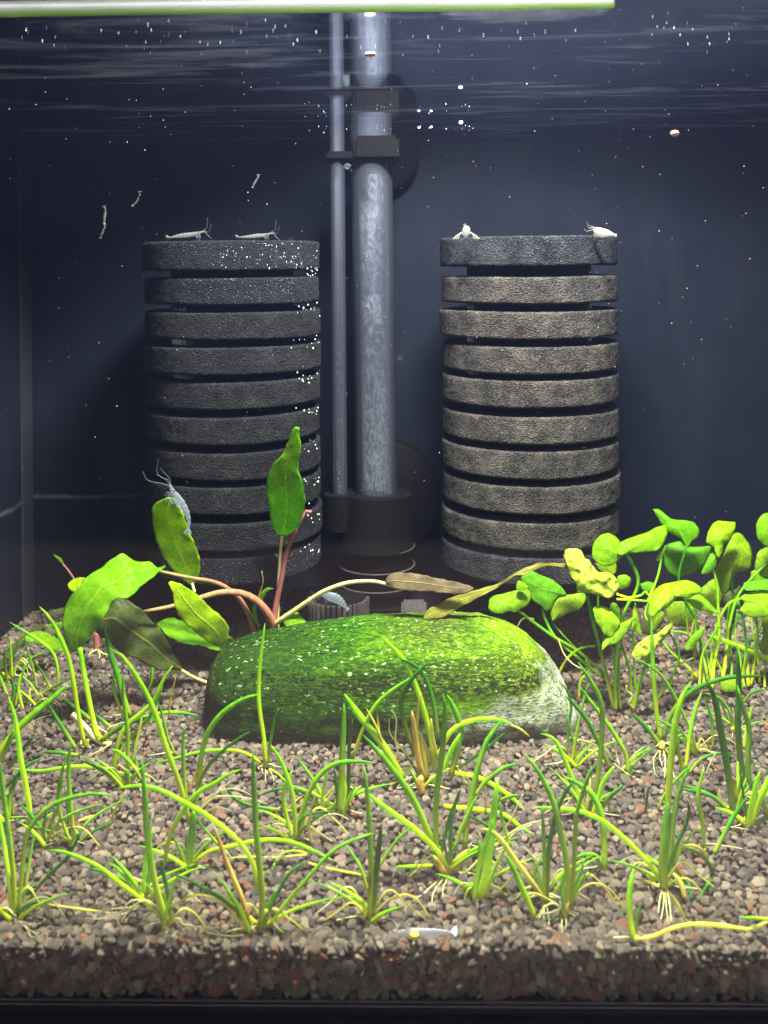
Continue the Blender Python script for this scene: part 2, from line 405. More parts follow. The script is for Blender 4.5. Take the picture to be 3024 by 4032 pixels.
def put(x, y, z, s, flat=True):
    if not (XL + s * .6 < x < XR - s * .6): return
    y = min(max(y, .0016 + s * .55), BACK - s * .8)
    pos.append((x, y, z)); scl.append(s)
    rot.append((random.gauss(0, .6), random.gauss(0, .6), random.uniform(0, 6.3)) if flat else tuple(random.uniform(0, 6.3) for _ in range(3)))
    t = min(.92, max(0, random.gauss(.50, .23)))
    deep = max(0, -z / .0105)
    if random.random() < .035 + .16 * deep: t = random.uniform(.955, 1)
    tint.append(t)
step = .00152
for layer in range(2):
    y = .002
    while y < BACK - .001:
        x = XL
        while x < XR:
            xx, yy = x + random.uniform(-.0006, .0006) + layer * step / 2, y + random.uniform(-.0006, .0006)
            s = max(.0007, min(.0018, random.lognormvariate(math.log(.00087), .24)))
            put(xx, yy, height(xx, yy) - .0002 - layer * .0017 + random.uniform(-.0006, .0006), s)
            x += step
        y += step
for k in range(5):
    z = ZB + .0009
    while z < -.0006:
        x = XL
        while x < XR:
            s = max(.0006, min(.0017, random.lognormvariate(math.log(.00094), .28)))
            put(x + random.uniform(-.0006, .0006), .0018 + k * .00125 + random.uniform(0, .0006), z + random.uniform(-.0005, .0005), s, False)
            x += .0017
        z += .0015
me = bpy.data.meshes.new('gravel'); me.from_pydata(pos, [], [])
for nm, typ, dat in (('rot', 'FLOAT_VECTOR', rot), ('scl', 'FLOAT', scl), ('tint', 'FLOAT', tint)):
    a = me.attributes.new(nm, typ, 'POINT'); a.data.foreach_set('vector' if typ == 'FLOAT_VECTOR' else 'value', np.array(dat, dtype=np.float32).ravel())
gravel = bpy.data.objects.new('gravel', me); COL.objects.link(gravel)
tag(gravel, 'bed of grey brown baked gravel grains with a few rust red ones', kind='stuff')
ng = bpy.data.node_groups.new('scatter_grains', 'GeometryNodeTree')
ng.interface.new_socket('Geometry', in_out='INPUT', socket_type='NodeSocketGeometry'); ng.interface.new_socket('Geometry', in_out='OUTPUT', socket_type='NodeSocketGeometry')
N = ng.nodes; gi = N.new('NodeGroupInput'); go = N.new('NodeGroupOutput'); ip = N.new('GeometryNodeInstanceOnPoints'); ci = N.new('GeometryNodeCollectionInfo')
ci.inputs['Collection'].default_value = grains; ci.inputs['Separate Children'].default_value = True; ci.inputs['Reset Children'].default_value = True
ar = N.new('GeometryNodeInputNamedAttribute'); ar.data_type = 'FLOAT_VECTOR'; ar.inputs[0].default_value = 'rot'
asc = N.new('GeometryNodeInputNamedAttribute'); asc.data_type = 'FLOAT'; asc.inputs[0].default_value = 'scl'
L = ng.links; L.new(gi.outputs[0], ip.inputs['Points']); L.new(ci.outputs[0], ip.inputs['Instance']); ip.inputs['Pick Instance'].default_value = True
L.new(ar.outputs[0], ip.inputs['Rotation']); L.new(asc.outputs[0], ip.inputs['Scale']); L.new(ip.outputs[0], go.inputs[0])
mod = gravel.modifiers.new('grains', 'NODES'); mod.node_group = ng
print('grains', len(pos))

# ================================================================== the stone
def mat_stone():
    m = NT('algae_covered_stone'); c = m.co(); g = m.n('SeparateXYZ', {'Vector': c})
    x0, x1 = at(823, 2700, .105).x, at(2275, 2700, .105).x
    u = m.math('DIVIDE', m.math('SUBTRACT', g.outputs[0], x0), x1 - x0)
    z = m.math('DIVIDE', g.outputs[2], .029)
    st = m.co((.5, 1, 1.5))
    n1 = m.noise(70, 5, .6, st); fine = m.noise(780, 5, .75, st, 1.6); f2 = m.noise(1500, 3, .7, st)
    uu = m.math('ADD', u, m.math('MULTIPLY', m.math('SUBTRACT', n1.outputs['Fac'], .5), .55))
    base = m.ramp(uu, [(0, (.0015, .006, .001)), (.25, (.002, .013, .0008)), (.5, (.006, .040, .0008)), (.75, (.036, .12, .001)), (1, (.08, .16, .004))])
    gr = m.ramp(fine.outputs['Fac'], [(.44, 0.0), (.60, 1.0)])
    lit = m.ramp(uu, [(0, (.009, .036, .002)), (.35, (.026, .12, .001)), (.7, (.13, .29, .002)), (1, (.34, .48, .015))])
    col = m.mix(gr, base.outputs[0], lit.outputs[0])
    # dark horizontal bands and a dark patch on the crown
    band = m.noise(38, 4, .6, m.co((.22, 1, 2.6), (.3, 0, .2)))
    col = m.mix(m.ramp(band.outputs['Fac'], [(.50, 0.0), (.62, .85)]), col, m.mix(fine.outputs['Fac'], (.004, .016, .003), (.02, .065, .005)))
    zz = m.math('ADD', z, m.math('MULTIPLY', m.math('SUBTRACT', m.noise(30, 4, .6, m.co((.6, 1, 1))).outputs['Fac'], .5), .35))
    dk = m.ramp(m.math('ABSOLUTE', m.math('SUBTRACT', zz, .58)), [(.05, 1.0), (.17, 0.0)])
    dk = m.math('MULTIPLY', dk, m.ramp(m.noise(45, 4, .6, m.co((.5, 1, 2.0), (.1, 0, 0))).outputs['Fac'], [(.34, .45), (.52, 1.0)]))
    col = m.mix(dk, col, m.mix(gr, (.003, .012, .002), (.022, .060, .004)))
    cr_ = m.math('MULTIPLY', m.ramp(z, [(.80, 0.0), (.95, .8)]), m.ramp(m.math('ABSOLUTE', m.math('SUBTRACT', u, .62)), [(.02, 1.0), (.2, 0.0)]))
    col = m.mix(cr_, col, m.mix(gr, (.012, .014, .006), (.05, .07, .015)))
    # bare pale stone low on the right
    q = m.math('SUBTRACT', m.math('SUBTRACT', m.math('MULTIPLY', u, 1.25), z), .50)
    q = m.math('ADD', q, m.math('MULTIPLY', m.math('SUBTRACT', m.noise(110, 4, .6).outputs['Fac'], .5), .7))
    bare = m.ramp(q, [(.0, 0.0), (.16, 1.0)])
    pale = m.mix(m.ramp(m.noise(700, 5, .8, st, 1.2).outputs['Fac'], [(.44, 0.0), (.56, 1.0)]), (.05, .075, .06), (.50, .54, .42))
    col = m.mix(m.math('MULTIPLY', bare, .85), col, m.mix(m.ramp(fine.outputs['Fac'], [(.35, 0.0), (.55, .0), (.7, .5)]), pale, (.45, .55, .05)))
    rim = m.ramp(m.math('ADD', u, m.math('MULTIPLY', m.math('SUBTRACT', n1.outputs['Fac'], .5), .06)), [(.955, 0.0), (.975, .8)])
    col = m.mix(rim, col, (.60, .62, .50))
    # white lime flecks, densest on the crown and the left end
    vo = m.n('TexVoronoi', {'Vector': m.n('VectorMath', {0: m.co((.6, 1, 1.2)).outputs[0], 1: m.n('VectorMath', {0: m.noise(800, 3).outputs['Color'], 1: (.0022, .0022, .0022)}, operation='MULTIPLY').outputs[0]}, operation='ADD').outputs[0], 'Scale': 700.0, 'Randomness': 1.0})
    fl = m.ramp(m.math('ADD', vo.outputs['Distance'], m.math('MULTIPLY', m.math('SUBTRACT', f2.outputs['Fac'], .5), .5)), [(.16, 1.0), (.26, 0.0)])
    dens = m.math('ADD', m.math('ADD', z, m.math('MULTIPLY', m.math('SUBTRACT', .5, u), .8)), m.math('MULTIPLY', m.math('SUBTRACT', n1.outputs['Fac'], .5), 1.2))
    pick = m.ramp(m.math('ADD', m.n('SeparateColor', {'Color': vo.outputs['Color']}).outputs[0], m.math('MULTIPLY', dens, .35)), [(.88, 0.0), (.93, 1.0)])
    col = m.mix(m.math('MULTIPLY', m.math('MULTIPLY', fl, pick), .75), col, (.45, .56, .30))
    sp2 = m.ramp(m.noise(1000, 4, .8, m.co((.45, 1, 1.3)), .5).outputs['Fac'], [(.53, 0.0), (.57, 1.0)])
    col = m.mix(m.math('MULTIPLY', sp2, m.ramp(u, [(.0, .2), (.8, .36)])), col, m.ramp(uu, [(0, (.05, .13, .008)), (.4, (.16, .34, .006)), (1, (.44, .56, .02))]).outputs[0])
    # underside stays bare and dark
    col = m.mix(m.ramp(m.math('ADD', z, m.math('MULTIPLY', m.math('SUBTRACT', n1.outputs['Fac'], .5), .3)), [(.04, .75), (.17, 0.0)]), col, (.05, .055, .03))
    h = m.math('ADD', fine.outputs['Fac'], m.math('MULTIPLY', f2.outputs['Fac'], .5))
    b = m.bump(h, .9, .0008); b = m.bump(band.outputs['Fac'], .5, .003, b)
    return m.done(m.pbr(col, .85, b, .04))
YC = .107
prof = [(823, 2760), (826, 2680), (836, 2620), (858, 2580), (900, 2552), (960, 2532), (1050, 2512), (1200, 2482), (1350, 2464), (1500, 2452), (1650, 2443), (1780, 2442), (1900, 2456), (2000, 2484), (2090, 2535), (2160, 2595), (2210, 2665), (2245, 2740), (2265, 2800), (2276, 2860)]
ryp = [(823, .007), (830, .0105), (850, .014), (900, .0180), (1000, .0205), (1300, .0225), (1700, .0225), (2000, .021), (2120, .0185), (2200, .0145), (2250, .0095), (2276, .003)]
nxs, nth = 220, 110; V = []
pxs = []
for i in range(nxs):
    t = i / (nxs - 1); t = .5 - .5 * math.cos(math.pi * t) if True else t
    pxs.append(823 + (2276 - 823) * (.35 * i / (nxs - 1) + .65 * t))
zt_px, zt = [p[0] for p in prof], [p[1] for p in prof]
for px in pxs:
    py = np.interp(px, zt_px, zt); p = at(px, py, YC); ry = np.interp(px, [a for a, _ in ryp], [b for _, b in ryp])
    ztop = p.z; zbot = -.0045 + .003 * max(0, (px - 2150) / 126); zc = (ztop + zbot) / 2; rz = (ztop - zbot) / 2
    x = at(px, 2700, YC).x
    for k in range(nth):
        th = 2 * math.pi * k / nth; c_, s_ = math.cos(th), math.sin(th); e = 2 / 2.75
        y = YC + ry * math.copysign(abs(c_) ** e, c_) - .002 * (s_ < 0) * abs(s_); zz = zc + rz * math.copysign(abs(s_) ** e, s_)
        q = Vector((x, y, zz)); nn = Vector((0, c_, s_))
        d = .0011 * noise.noise(q * 45) + .0005 * noise.noise(q * 130) + .00022 * noise.noise(q * 500) + .00012 * noise.noise(q * 1300)
        d += .0005 * noise.noise(Vector((q.x * 25, q.y * 60, q.z * 260)))
        V.append(q + nn * d)
Fc = [(i * nth + k, (i + 1) * nth + k, (i + 1) * nth + (k + 1) % nth, i * nth + (k + 1) % nth) for i in range(nxs - 1) for k in range(nth)]
Fc.append(tuple(range(nth))); Fc.append(tuple((nxs - 1) * nth + k for k in range(nth))[::-1])
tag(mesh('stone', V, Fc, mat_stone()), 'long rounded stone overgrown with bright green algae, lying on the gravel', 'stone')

# ================================================================== twin sponge filter
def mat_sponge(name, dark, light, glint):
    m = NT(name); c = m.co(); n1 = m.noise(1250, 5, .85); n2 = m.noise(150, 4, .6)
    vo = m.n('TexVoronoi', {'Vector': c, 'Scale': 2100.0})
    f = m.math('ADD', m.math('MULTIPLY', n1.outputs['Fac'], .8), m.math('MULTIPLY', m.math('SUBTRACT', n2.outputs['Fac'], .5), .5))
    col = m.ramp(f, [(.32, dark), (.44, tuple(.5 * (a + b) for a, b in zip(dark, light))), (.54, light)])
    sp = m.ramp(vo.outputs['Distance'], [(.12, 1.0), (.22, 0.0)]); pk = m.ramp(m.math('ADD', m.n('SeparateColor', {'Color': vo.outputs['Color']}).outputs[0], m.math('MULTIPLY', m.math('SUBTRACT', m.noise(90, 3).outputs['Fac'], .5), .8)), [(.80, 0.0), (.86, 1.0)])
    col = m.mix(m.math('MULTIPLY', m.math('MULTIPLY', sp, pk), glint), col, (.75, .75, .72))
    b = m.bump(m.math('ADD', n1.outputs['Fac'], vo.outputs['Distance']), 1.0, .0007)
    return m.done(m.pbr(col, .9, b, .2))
SP = {'r': mat_sponge('sponge_tan_dusted', (.018, .017, .016), (.098, .088, .070), .4), 'rt': mat_sponge('sponge_top_and_shaded', (.005, .006, .009), (.045, .047, .055), .5),
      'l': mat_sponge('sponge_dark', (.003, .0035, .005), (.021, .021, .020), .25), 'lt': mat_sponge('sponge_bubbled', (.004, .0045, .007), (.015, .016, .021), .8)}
m = NT('sponge_core'); SP['core'] = m.done(m.pbr((.012, .012, .014), .9))
FY = .155
filt = empty('sponge_filter', at(1480, 2560, FY), 'twin black sponge filter with clear uplift and air tubes standing against the back pane', 'sponge filter')
def sponge(cx, R, key, label):
    p = at(cx, 1043, FY); ztop = .1443; Rj = R; tops = [ztop] + [ztop - .0128 - k * .01128 for k in range(9)]
    core = lathe('sponge', (p.x, FY, 0), [(R * .70, tops[9] - .007), (R * .70, ztop - .004)], SP['core'], filt, 48)
    core['label'] = label
    for k in range(10):
        z1 = tops[k] - random.uniform(-.0002, .0005); th = .0088 if k else .0098
        z0 = z1 - th; Rk = R * random.uniform(.985, 1.01); r = .0009
        cx_k = p.x + random.uniform(-.0003, .0003)
        pr = [(R * .3, z0 + .0002), (R * .66, z0), (Rk - 2.4 * r, z0), (Rk - .6 * r, z0 + .05 * r), (Rk - .1 * r, z0 + .4 * r)]
        pr += [(Rk, z0 + r + (th - 2 * r) * t) for t in np.linspace(0, 1, 10)]
        pr += [(Rk - .1 * r, z1 - .4 * r), (Rk - .6 * r, z1 - .05 * r), (Rk - 2.4 * r, z1), (Rk * .8, z1), (R * .66, z1), (R * .3, z1 - .0002)]
        lathe('foam_disc', (cx_k, FY, 0), pr, SP[key + 't'] if k in (0, 9) or (key == 'l' and k == 1) else SP[key], core, 200, .00030, 1500)  # bottom disc takes the darker top material to paint its shade
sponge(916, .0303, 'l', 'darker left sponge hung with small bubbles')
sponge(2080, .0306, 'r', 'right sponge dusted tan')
def mat_tube(name, veil, col, streak):
    m = NT(name); lw = m.n('LayerWeight', {'Blend': .35}); fr = m.n('Fresnel', {'IOR': 1.25})
    n1 = m.noise(60, 4, .6, m.co((1, 1, .25)))
    v = m.math('ADD', m.math('MULTIPLY', m.ramp(lw.outputs['Facing'], [(.25, .06), (.6, .28), (.82, 1.3)]), veil), m.ramp(n1.outputs['Fac'], [(.35, streak * .4), (.8, streak * 1.8)]), True)
    mx = m.n('MixShader', {0: v, 1: m.n('BsdfTransparent', {'Color': (.96, .98, 1)}).outputs[0], 2: m.n('BsdfTranslucent', {'Color': col}).outputs[0]})
    df = m.n('MixShader', {0: .03, 1: mx.outputs[0], 2: m.n('BsdfDiffuse', {'Color': col}).outputs[0]})
    return m.done(m.n('MixShader', {0: fr.outputs[0], 1: df.outputs[0], 2: m.n('BsdfGlossy', {'Roughness': .12}).outputs[0]}))
M['tube'] = mat_tube('clear_acrylic', .30, (.60, .66, .84), .035)
TY = .168
ta, tb = at(1461, 500, TY), at(1482, 1972, TY)
updir = (ta - tb).normalized()
top = tb + updir * ((TOP + .012 - tb.z) / updir.z)
scale = (TY + .2) / F
ut = cyl('uplift_tube', tb, top, 82 * scale, 82 * scale, M['tube'], filt, 64, .80, 12)
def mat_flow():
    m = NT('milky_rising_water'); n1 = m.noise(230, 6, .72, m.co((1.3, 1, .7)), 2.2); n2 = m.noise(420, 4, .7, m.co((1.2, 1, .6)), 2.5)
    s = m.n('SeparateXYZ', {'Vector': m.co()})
    low = m.ramp(m.math('MULTIPLY', s.outputs[2], 8), [(.35, 1.0), (.65, .95), (1.0, .38), (1.35, .14)])  # whiteness grows downward, painting in the brightness the lamp loses with depth
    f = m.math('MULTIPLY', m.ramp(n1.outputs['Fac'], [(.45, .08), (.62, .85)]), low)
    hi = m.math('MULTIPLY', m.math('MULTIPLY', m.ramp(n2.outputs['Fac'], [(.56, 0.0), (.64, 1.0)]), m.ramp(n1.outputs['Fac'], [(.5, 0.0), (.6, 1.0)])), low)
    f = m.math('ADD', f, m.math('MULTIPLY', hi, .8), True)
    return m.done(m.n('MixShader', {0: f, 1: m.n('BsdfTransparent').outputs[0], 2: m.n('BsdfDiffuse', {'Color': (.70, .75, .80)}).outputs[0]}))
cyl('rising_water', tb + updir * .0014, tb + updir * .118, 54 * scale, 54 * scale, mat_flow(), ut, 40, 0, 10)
aa, ab = at(1327, 500, TY - .004), at(1339, 1972, TY - .004)
ud = (aa - ab).normalized()
at_ = cyl('air_tube', ab, ab + ud * ((TOP + .012 - ab.z) / ud.z), 29 * scale, 29 * scale, M['tube'], filt, 32, .62, 12)
m = NT('bright_bubble'); M['bubble'] = m.done(m.n('MixShader', {0: .5, 1: m.pbr((.85, .9, .95), .15), 2: m.n('BsdfTransparent').outputs[0]}))
# thread of bright bubbles inside the air tube
V = []; Fc = []
for i in range(46):
    z = random.random() ** 1.8; q = ab + ud * (.003 + z * .055); q = q + Vector((random.uniform(-.0008, .0009), -.0006, 0))
    h = random.uniform(.0004, .0011); w = random.uniform(.00008, .00018); o = len(V)
    V += [q + Vector(d) for d in ((0, 0, -h), (w, 0, 0), (0, w, 0), (-w, 0, 0), (0, -w, 0), (0, 0, h))]
    for k in range(4): Fc += [(o, o + 1 + (k + 1) % 4, o + 1 + k), (o + 5, o + 1 + k, o + 1 + (k + 1) % 4)]
tag(mesh('bubble_thread', V, Fc, M['bubble'], at_), kind='stuff')
# clamp under the surface and the big suction disc behind
c0 = at(1460, 640, TY); zc0 = c0.z
p = at(1470, 560, TY)
box('clamp', (at(1395, 560, TY).x, TY - .0095, at(1470, 640, TY).z), (at(1572, 560, TY).x, TY + .012, at(1470, 545, TY).z), M['black_plastic'], filt, .0012)
box('clamp_arm', (at(1290, 600, TY).x, TY - .008, at(1330, 640, TY).z), (at(1398, 600, TY).x, TY + .006, at(1330, 604, TY).z), M['black_plastic'], filt, .0008)
def ydisc(name, c, r, y0, y1, mat, parent, prof=None):
    pr = prof or [(.0005, 0), (r * .96, 0), (r, .0006), (r, (y1 - y0) * .8), (r * .9, y1 - y0)]
    V = []; seg = 72; Fc = []
    for (rr, yy) in pr:
        for k in range(seg):
            th = 2 * math.pi * k / seg; V.append((c[0] + rr * math.cos(th), y0 + yy, c[1] + rr * math.sin(th)))
    for i in range(len(pr) - 1):
        for k in range(seg): Fc.append((i * seg + k, (i + 1) * seg + k, (i + 1) * seg + (k + 1) % seg, i * seg + (k + 1) % seg))
    Fc.append(tuple(range(seg))); Fc.append(tuple((len(pr) - 1) * seg + k for k in range(seg))[::-1])
    return mesh(name, V, Fc, mat, parent)
q = at(1500, 600, .192); ydisc('suction_cup', (q.x, q.z), .0150, .195, .1995, M['black_plastic'], filt)
q = at(1500, 1960, .19); ydisc('suction_cup', (q.x, q.z), .0225, .186, .1995, M['black_plastic'], filt)
# body under the tubes
bx_, by_ = tb.x - .0015, TY
zb = lambda py: at(1480, py, TY - .014).z
cyl('tube_socket', (tb.x - .0005, TY, zb(2188)), (tb.x, TY, zb(1975)), .0142, .0125, M['black_plastic'], filt, 64)
cyl('air_socket', (ab.x, TY - .004, zb(2110)), (ab.x, TY - .004, zb(1968)), .0058, .0058, M['black_plastic'], filt, 40)
for (y0, y1, r) in ((2192, 2262, .0118), (2268, 2330, .0128), (2342, 2400, .0120)):
    cyl('collar', (tb.x, TY, zb(y1)), (tb.x, TY, zb(y0)), r, r * 1.03, M['black_plastic'], filt, 64)
for yy in (2190, 2266, 2338):
    V_, F_, A_ = tube([(tb.x + .0136 * math.cos(a), TY + .0136 * math.sin(a), zb(yy)) for a in np.linspace(0, 2 * math.pi, 60)], [.00033] * 60, 6)
    mesh('rim', V_, F_, M['grey_plastic'], filt)
box('base', (tb.x - .034, TY - .016, -.003), (tb.x + .03, TY + .014, zb(2405)), M['black_plastic'], filt, .002)
# ribbed cage on the base, left of the body
rb = at(1325, 2430, .140)
cage = cyl('ribbed_cage', (rb.x, .150, -.002), (rb.x, .150, at(1325, 2392, .14).z), .0098, .0094, M['black_plastic'], filt, 48)
for k in range(18):
    a = math.pi * (1.0 + k / 17); x, y = rb.x + .0101 * math.cos(a), .150 + .0101 * math.sin(a)
    box('rib', (x - .00062, y - .0006, -.002), (x + .00062, y + .0006, at(1325, 2388, .14).z), M['grey_plastic'], cage, .0001)
box('outlet', (at(1580, 2400, .15).x, .145, at(1600, 2440, .15).z), (at(1680, 2400, .15).x, .16, at(1600, 2395, .15).z), M['grey_plastic'], filt, .0008)

# ================================================================== grass-like plants
def trace(P, Y, r, lean=0.0):
    """photo points -> place; starts at depth Y, lies on the gravel where it would sink into it."""
    out = []; d = Y; n = len(P)
    for i, (px, py) in enumerate(P):
        if i: d += lean / (n - 1)
        p = at(px, py, min(max(d, .003), .19))
        if p.z < r + .0004:
            p = ground(px, py, r + .0006)
            p.y = max(p.y, .0025)
            d = min(d, p.y)
        out.append(p)
    return out
def base_depth(px, py): return min(max(ground(px, py).y, .003), .185)
def blade(parent, c, tone, w, P, Y, lean, name='blade', n=16):
    Q = trace(P, Y, w / 2 * ks(c) * (Y + .2) / F, lean)
    S = spline([tuple(q) for q in Q], n)
    r0 = w / 2 * ks(c) * (Y + .2) / F
    t = np.linspace(0, 1, n)
    if tone == 'r': R = r0 * (1 - .5 * t)
    else: R = .93 * r0 * np.interp(t, [0, .12, .5, .8, .93, 1], [.86, .92, 1.0, .86, .52, .10])
    V, Fc, A = tube(S, R, 8 if w > 12 else 6, .8)
    if tone != 'r': A = [a * (.55 + .45 * min(1, len(P) / 4)) for a in A]
    return mesh(name, V, Fc, M[tone], parent, attrs={'along': ('FLOAT', A)})
def plant(label, c, data, nroots=0, base=None, spread=1.0, Y=None):
    rows = []
    for ln in data.strip().split('\n'):
        f = ln.split(); lean = 0.0
        if f[2][0] == '@': lean = float(f[2][1:]) / 1000; f.pop(2)
        rows.append((f[0], float(f[1]), lean, pts(c, ' '.join(f[2:]))))
    bx, by = K(c, *base) if base else rows[0][3][0]
    Yb = Y if Y is not None else base_depth(bx, by)
    e = empty('grass_plant', ground(bx, by) if by > 1200 else at(bx, by, Yb), label, 'water plant', 'young grass-like plants set out in the gravel')
    for (tone, w, lean, P) in rows:
        ys = base_depth(*P[0])
        y0 = Yb if abs(ys - Yb) < .02 or P[0][1] < by - 40 else ys
        y0 += random.uniform(-.0007, .0007)
        if not lean and tone != 'r': lean = random.uniform(-.004, .003)
        blade(e, c, tone, w, P, max(y0, .003), lean, 'root' if tone == 'r' else 'blade')
    b = at(bx, by, Yb)
    fill = not any(w in label for w in ('runner', 'lone ', 'flat', 'uprooted', 'just outside'))
    if len(rows) >= 4 and fill:
        for k in range(4):
            a = random.uniform(-.9, .9); h = random.uniform(.007, .016); y_ = random.uniform(-.0025, .002)
            q = [(b.x + random.uniform(-.0015, .0015), b.y + y_, .0005)]
            for t in (.4, .75, 1.0): q.append((q[0][0] + math.sin(a) * h * t * (1 + .5 * t), max(.003, q[0][1] - .001 * t), .0005 + math.cos(a) * h * t * (1 - .3 * t * abs(a))))
            S = spline(q, 14); V, Fc, A = tube(S, random.uniform(.00035, .0006) * np.interp(np.linspace(0, 1, 14), [0, .6, 1], [1, .8, .1]), 6)
            mesh('blade', V, Fc, M[random.choice('bgdg')], e, attrs={'along': ('FLOAT', A)})
    for k in range(nroots):
        a = random.uniform(-1.3, 1.3); ln = random.uniform(.003, .009) * spread; q = [b + Vector((0, -.0003, .001))]
        for j in range(1, 5):
            t = j / 4; q.append(Vector((b.x + math.sin(a) * ln * t + random.uniform(-.0006, .0006), max(.003, b.y - .3 * ln * t), max(.0012, b.z + .0016 * (1 - t) + random.uniform(-.0003, .0008)))))
        S = spline([tuple(v) for v in q], 12); V, Fc, A = tube(S, np.linspace(.00022, .00012, 12), 5)
        mesh('root', V, Fc, M['r'], e, attrs={'along': ('FLOAT', A)})
    if len(rows) >= 5 and fill:
        for k in range(4):
            a = random.choice((-1, 1)) * random.uniform(.5, 1.3); h = random.uniform(.006, .013); p0 = (b.x + random.uniform(-.001, .001), max(.004, b.y + random.uniform(-.002, .002)), .001)
            q = [p0, (p0[0] + math.sin(a) * h * .4, p0[1] - .0006, .001 + h * random.uniform(.25, .6)), (p0[0] + math.sin(a) * h * .8, max(.0035, p0[1] - .001), .001 + h * random.uniform(.15, .45)), (p0[0] + math.sin(a) * h * 1.15, max(.0035, p0[1] - .0015), .0012)]
            V, Fc, A = tube(spline(q, 16), np.linspace(.00024, .00013, 16), 5); mesh('root', V, Fc, M[random.choice('ryy')], e, attrs={'along': ('FLOAT', A)})
    return e

plant('grass plant in the front left corner with one blade arching over to the right', 'E', '''
b 44 95,1430 75,1180 40,940 0,700 -40,520
g 50 118,1440 110,1150 75,820 35,520 0,250 -30,120
g 46 150,1440 178,1120 215,820 290,680 420,560 600,495 780,465 925,490
d 34 205,1380 320,1220 430,1100 540,1000 610,880 668,770
d 34 140,1450 190,1390 290,1352 392,1372
y 22 390,1372 600,1402 780,1425 930,1448
r 10 150,1500 230,1570 290,1610 330,1655
r 9 160,1495 240,1530 320,1530 370,1490
r 9 140,1500 210,1560 260,1640 320,1600''', 4, (125, 1475))
plant('narrow upright grass plant just right of the front left corner clump', 'E', '''
g 28 205,1270 232,1080 250,950 283,780
o 22 195,1270 205,1180 215,1080''', 2)
plant('grass plant at front left with blades crossing towards a wide upright one', 'E', '''
b 44 1340,1500 1220,1380 1000,1215 800,1060 600,970 480,935 365,930
g 62 1375,1530 1330,1420 1250,1130 1205,800 1182,480 1160,190
d 42 1400,1500 1365,1250 1325,1080 1320,1000
b 44 1345,1040 1370,880 1440,700 1540,540 1640,440 1760,380 1860,310 1972,268
r 14 1380,1545 1310,1535 1240,1550 1170,1560
r 12 1390,1550 1370,1580 1360,1610''', 4, (1385, 1545))
plant('short bright grass plant behind the crossing blades at front left', 'E', '''
b 42 1172,1325 1175,1150 1205,900 1250,760
b 34 1195,1330 1215,1150 1225,1000
b 30 1150,1320 1050,1180 960,1080 885,1030
r 11 1140,1380 1020,1400 905,1408
r 10 1150,1385 1000,1450 770,1495''', 1)
plant('front middle grass plant fanned wide with a tall vertical blade and a brown one', 'F', '''
g 56 675,1575 690,1300 668,1050 640,760 622,420 612,110
d 34 600,1585 500,1450 380,1340 250,1260 100,1180 -30,1125
y 24 555,1590 450,1440 350,1350 220,1297 100,1305 -90,1400
o 48 580,1490 515,1300 430,1100 372,950 332,830 298,735
d 36 700,1580 755,1400 830,1250 900,1130 975,1065 1045,1020
g 36 735,1560 850,1400 980,1250 1120,1090 1250,950 1400,860 1600,785
b 46 645,1250 640,1120 600,1010 520,880 380,750 200,620 0,510 -160,430 -330,400 -525,430
r 14 540,1620 420,1630 230,1600''', 4, (660, 1585))
plant('thick stemmed grass plant left of centre with blades leaning over the stone end', 'F', '''
g 66 98,1065 105,900 122,740 130,600
g 48 115,700 150,520 172,350 190,180 232,0 330,-157 450,-257 560,-317 672,-347
b 50 100,720 60,560 20,400 -30,260 -105,60 -175,-165 -255,-350 -355,-520 -450,-655 -550,-717
g 36 70,560 52,330 42,50 60,-90
d 30 120,560 200,330 280,200 400,90 520,0 592,-40
o 28 85,450 125,360 160,270
b 42 120,1055 200,970 300,922 450,895 600,858 780,842 950,868 1100,930 1220,990 1292,1022
g 26 330,880 260,800 180,710 150,640
r 12 170,600 300,480 430,365
r 10 170,610 300,500 380,485 500,492 620,510 722,552
r 10 200,640 260,600 330,575 442,605
r 10 180,590 230,510 330,450 430,425 520,440 600,480
r 12 140,640 200,560 280,480 350,425''', 3)
plant('lone grass plant standing against the left half of the stone', 'B', '''
b 40 722,1285 703,1050 668,820 660,600 680,350 712,112
g 32 700,1275 600,1195 480,1152 300,1148 150,1170 0,1210 -200,1260 -205,1262
d 30 735,1270 750,1120 790,900 830,800
y 26 712,1265 695,1150 690,1080
g 20 755,1300 820,1345 900,1420
r 12 715,1290 715,1350 714,1405
r 11 745,1300 770,1350 785,1400
r 12 680,1270 690,1320 700,1340''', 3, (722, 1300))
plant('grass plant centre left with a blade bending high to the right', 'F', '''
b 44 960,850 955,650 930,450 880,290 820,160 758,68
b 40 945,830 900,700 866,530 882,380 942,268
g 46 970,840 990,700 1040,540 1100,400 1200,275 1320,212 1500,205 1602,215
d 22 1010,850 985,740 1020,660 1120,625 1290,608
d 34 940,610 750,592 550,550 440,480 385,365
r 12 905,825 850,760 770,700 745,665 780,600 840,578
r 11 1140,690 1200,645 1280,632 1350,650 1390,680''', 3)
plant('dark grass plant with low arching blades between front middle and stone', 'F', '''
d 28 1180,590 1120,510 1050,470 950,425 800,432 640,495
y 24 1095,890 1070,750 1090,600 1135,450
g 26 1055,955 950,935 850,960 790,1040 758,1140
y 24 1055,965 800,990 600,985 410,992
y 24 1060,1030 1200,1072 1400,1110 1560,1142''', 5)
plant('upright olive grass plant at the centre with a dark companion blade', 'F', '''
g 56 1318,635 1332,420 1345,120 1355,-130 1358,-270
b 40 1338,625 1365,450 1345,250
b 32 1345,625 1400,530 1450,450 1500,400
d 36 1392,600 1396,300 1402,60 1430,-150''', 2)
